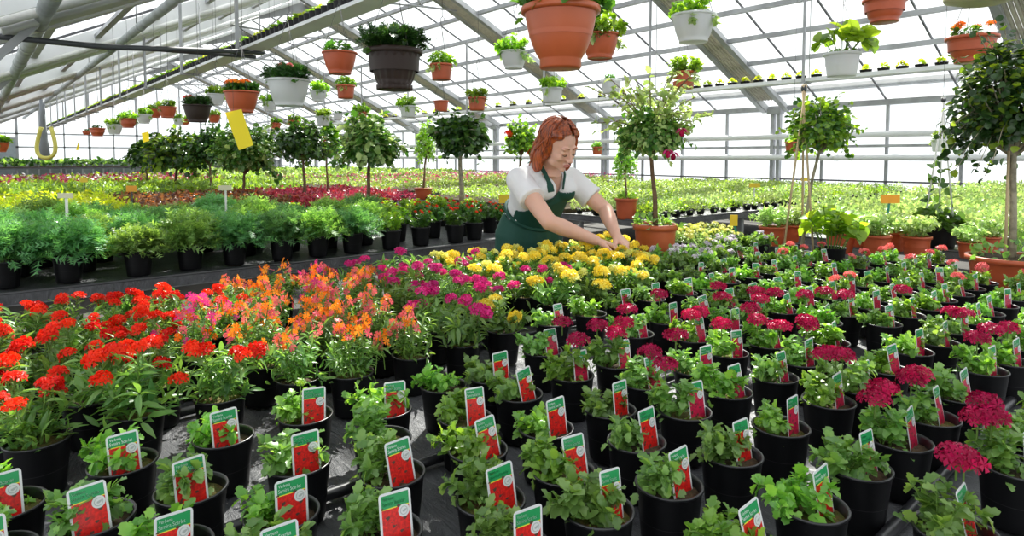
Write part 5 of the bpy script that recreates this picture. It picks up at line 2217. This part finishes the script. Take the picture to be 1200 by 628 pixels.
# apron: the shell of a slightly larger body, kept where the cloth lies
b = MB()
g = .020
loft(b, [A(2.255, 2.53, .52), A(2.252, 2.54, .70), spine[0], spine[1]] + spine[2:], LAT, [.215, .20, .192, .192, .155] + [w_ + g for w_ in HWD[3:]], [.16, .148, .140, .140, .118] + [w_ + g + .004 for w_ in HDP[3:]], 'apron')
for s in (-1, 1):
    b.ball(spine[4] + A(s * .066, -.096, -.012), (.070, .062, .066), 'apron', 18)
am = fuse(b, .006, .5, 'apron', it=6)
V = np.zeros(len(am.vertices) * 3)
am.vertices.foreach_get('co', V)
V = V.reshape(-1, 3)
keepf = []
topc = spine[4] + A(0, -.10, .045)
for p in am.polygons:
    c = np.array(p.center)
    nn = np.array(p.normal)
    if c[2] < .56:
        continue
    # height along the spine
    t = (c - spine[2]) @ unit(spine[5] - spine[2])
    back = (nn[1] > .25)
    if c[2] < 1.005 and t < .02:
        if c[1] > 2.61 and abs(c[0] - 2.25) < .05:
            continue
        keepf.append(p)
    elif t >= 0.0:
        wlim = .155 - .30 * max(0, t - .02)
        if abs(c[0] - 2.19) < max(wlim, .078) and t < .265 and nn[1] < .05:
            keepf.append(p)
used = sorted({i for p in keepf for i in p.vertices})
rem = {v: i for i, v in enumerate(used)}
ab_ = MB()
vv = V[used]
# gentle vertical pleats in the skirt
w_ = np.clip((1.0 - vv[:, 2]) / .3, 0, 1)
ang = np.arctan2(vv[:, 1] - 2.54, vv[:, 0] - 2.25)
vv[:, 0] += .006 * w_ * np.cos(ang) * np.sin(ang * 11)
vv[:, 1] += .006 * w_ * np.sin(ang) * np.sin(ang * 11)
nrm = np.array([am.vertices[i].normal[:] for i in used])
nV = len(used)
F = [tuple(rem[i] for i in p.vertices) for p in keepf]
edges = {}
for f in F:
    for i in range(len(f)):
        e = (f[i], f[(i + 1) % len(f)])
        edges[e] = edges.get(e, 0) + 1
allf = list(F) + [tuple(i + nV for i in f[::-1]) for f in F]
for (i, j) in edges:
    if (j, i) not in edges:
        allf.append((j, i, i + nV, j + nV))
ab_.add(np.vstack([vv, vv - nrm * .003]), allf, 'apron', True)
apron = child('apron', ab_.mesh('apron'))
# waist band and ties
b = MB()
ring = []
dax = unit(spine[4] - spine[2])
fax = unit(np.cross(LAT, dax))
for k in range(49):
    a_ = k / 48 * 2 * PI
    ring.append(spine[2] + dax * .008 + LAT * (.163 * math.cos(a_)) + fax * (.128 * math.sin(a_)))
b.tube(ring, .009, 'apron', 8, False)
bow = spine[2] + A(0.0, .135, -.045)
for s in (-1, 1):
    b.tube([bow, bow + A(s * .05, .03, .03), bow + A(s * .07, .02, -.01), bow], .005, 'apron', 6)
    b.tube([bow, bow + A(s * .03, .03, -.08), bow + A(s * .04, .02, -.18)], .005, 'apron', 6)
child('waist_tie', b.mesh('waist_tie'))
# neck straps from the bib corners round the neck, lying on shirt and neck
from mathutils.bvhtree import BVHTree


def bvh_of(me):
    return BVHTree.FromPolygons([v.co[:] for v in me.vertices], [tuple(p.vertices) for p in me.polygons])


TREES = [bvh_of(shirt_me), bvh_of(body_me), bvh_of(apron.data)]


def on_surface(p, c, off):
    """outermost cloth or skin met coming from outside towards C"""
    d = unit(p - c)
    o_ = c + d * .4
    best = None
    for t_ in TREES:
        h = t_.ray_cast(Vector(o_), Vector(-d), .4)
        if h[0] is not None:
            r_ = np.array(h[0][:])
            if best is None or np.linalg.norm(r_ - c) > np.linalg.norm(best - c):
                best = r_
    return (best if best is not None else p) + d * off, d


CH = spine[5] + A(0, .01, -.02)
BIB = []
for s in (-1, 1):
    b = MB()
    raw = [A(s * .066, -.15, -.065), A(s * .068, -.14, -.03), A(s * .070, -.13, .0), A(s * .072, -.10, .035), A(s * .070, -.055, .075), A(s * .064, -.01, .09), A(s * .056, .04, .09), A(s * .028, .08, .085), A(0, .09, .08)]
    pts = [on_surface(CH + r_, CH, .004) for r_ in raw]
    BIB.append(pts[1][0])
    vv = []
    for k, (p, out_) in enumerate(pts):
        d = unit(pts[min(k + 1, len(pts) - 1)][0] - pts[max(k - 1, 0)][0])
        sd_ = unit(np.cross(d, out_))
        w_ = .010 if k > 1 else .016
        vv += [p - sd_ * w_ + out_ * .003, p + sd_ * w_ + out_ * .003, p + sd_ * w_ - out_ * .001, p - sd_ * w_ - out_ * .001]
    ff = []
    for k in range(len(pts) - 1):
        for j in range(4):
            ff.append((4 * k + j, 4 * k + (j + 1) % 4, 4 * k + 4 + (j + 1) % 4, 4 * k + 4 + j))
    b.add(vv, ff, 'apron', False)
    child('apron_strap', b.mesh('apron_strap'))
# hair: a bob over the skull, parted, ends at the collar
b = MB()
ell(b, hp_(0, -.032, .044), (.082, .093, .083), HF, 'hair', 26)
for s in (-1, 1):
    ell(b, hp_(s * .066, -.030, -.010), (.024, .056, .080), HF, 'hair', 20)
    # curtain in front of and behind the ear
    ell(b, hp_(s * .072, -.042, -.062), (.022, .046, .070), HF, 'hair', 20)
    ell(b, hp_(s * .048, .012, .076), (.032, .046, .026), HF, 'hair', 18)
ell(b, hp_(-.070, -.036, -.105), (.020, .040, .050), HF, 'hair', 18)
ell(b, hp_(.078, .018, -.020), (.014, .026, .085), HF, 'hair', 18)
ell(b, hp_(.072, .026, -.085), (.014, .022, .045), HF, 'hair', 18)
ell(b, hp_(0, -.080, -.035), (.072, .040, .090), HF, 'hair', 20)
ell(b, hp_(-.02, -.082, -.085), (.062, .034, .052), HF, 'hair', 20)
hair = child('hair', fuse(b, .0045, .5, 'hair', it=3))
b = MB()
rs = np.random.default_rng(5)


def on_shell(th, ph, k=1.0):
    """point of the hair cap; th from the top, ph round the head (0 = front, pi/2 = her left)"""
    return A(math.sin(th) * math.sin(ph) * .088 * k, -.022 + math.sin(th) * math.cos(ph) * .103 * k, .040 + math.cos(th) * .091 * k)


for i in range(300):
    s = 1 if rs.uniform() < .5 else -1
    ph0 = s * rs.uniform(.35, PI)
    pts = []
    k = rs.uniform(.985, 1.03)
    if abs(ph0) < 1.25:
        th0 = rs.uniform(.15, .95)
        for j in range(7):
            t = j / 6
            pts.append(on_shell(th0 + (1.42 - th0) * t ** 1.3, s * (.12 + 1.35 * t ** .8), k))
    else:
        for j in range(7):
            pts.append(on_shell(.12 + j / 6 * (PI * .5), ph0, k))
    last = pts[-1]
    L_ = rs.uniform(.09, .135) if abs(ph0) > 1.35 else rs.uniform(.08, .12)
    if abs(ph0) < 1.25:
        # sweeps back past the temple
        if s < 0:
            pts = pts[:5]
            last = pts[-1]
            pts += [A(-.088, -.012, .035), A(-.092, -.040, -.02), A(-.086, -.046, -.07 - rs.uniform(0, .05))]
        else:
            pts += [A(.090, .018 + rs.uniform(-.02, .02), -.02), A(.086, .030 + rs.uniform(-.02, .015), -.07), A(.070, .030 + rs.uniform(-.02, .01), -.115)]
    else:
        for j in range(1, 5):
            t = j / 4
            pts.append(A(last[0] * (1 - .06 * t) + rs.normal(0, .001), last[1] * (1 - .04 * t) - .004 * t, last[2] - L_ * t + 0))
        pts[-1] = pts[-1] * A(.90, .93, 1)
    pts = [hp_(*(p + rs.normal(0, .0012, 3))) for p in pts]
    # gravity: the free ends hang down
    n_ = len(pts)
    for j in range(n_ - 3, n_):
        pts[j] = pts[j] + A(0, .010, -.004) * (j - n_ + 4)
    r0 = rs.uniform(.0022, .0040)
    b.tube(pts, [r0 * .6] + [r0] * (n_ - 3) + [r0 * .8, r0 * .25], 'hair', 5, False)
link('hair_strands', b.mesh('hair_strands'), hair)
# face details
b = MB()
for s in (-1, 1):
    b.tube([hp_(s * .012, .0865, .030), hp_(s * .028, .0865, .0365), hp_(s * .045, .074, .032)], [.0026, .0026, .0012], 'hair', 6)
child('eyebrows', b.mesh('eyebrows'))
b = MB()
for s in (-1, 1):
    b.tube([hp_(s * .0155, .0815, .000), hp_(s * .023, .0855, -.0035), hp_(s * .031, .0865, -.004), hp_(s * .042, .0795, .000)], [.0012, .0022, .0024, .0010], 'lash', 6)
child('eyelashes', b.mesh('eyelashes'))
b = MB()
ell(b, hp_(0, .0885, -.0530), (.0195, .0075, .0038), HF, 'lips', 14)
ell(b, hp_(0, .0870, -.0615), (.0165, .0075, .0050), HF, 'lips', 14)
child('lips', b.mesh('lips'))
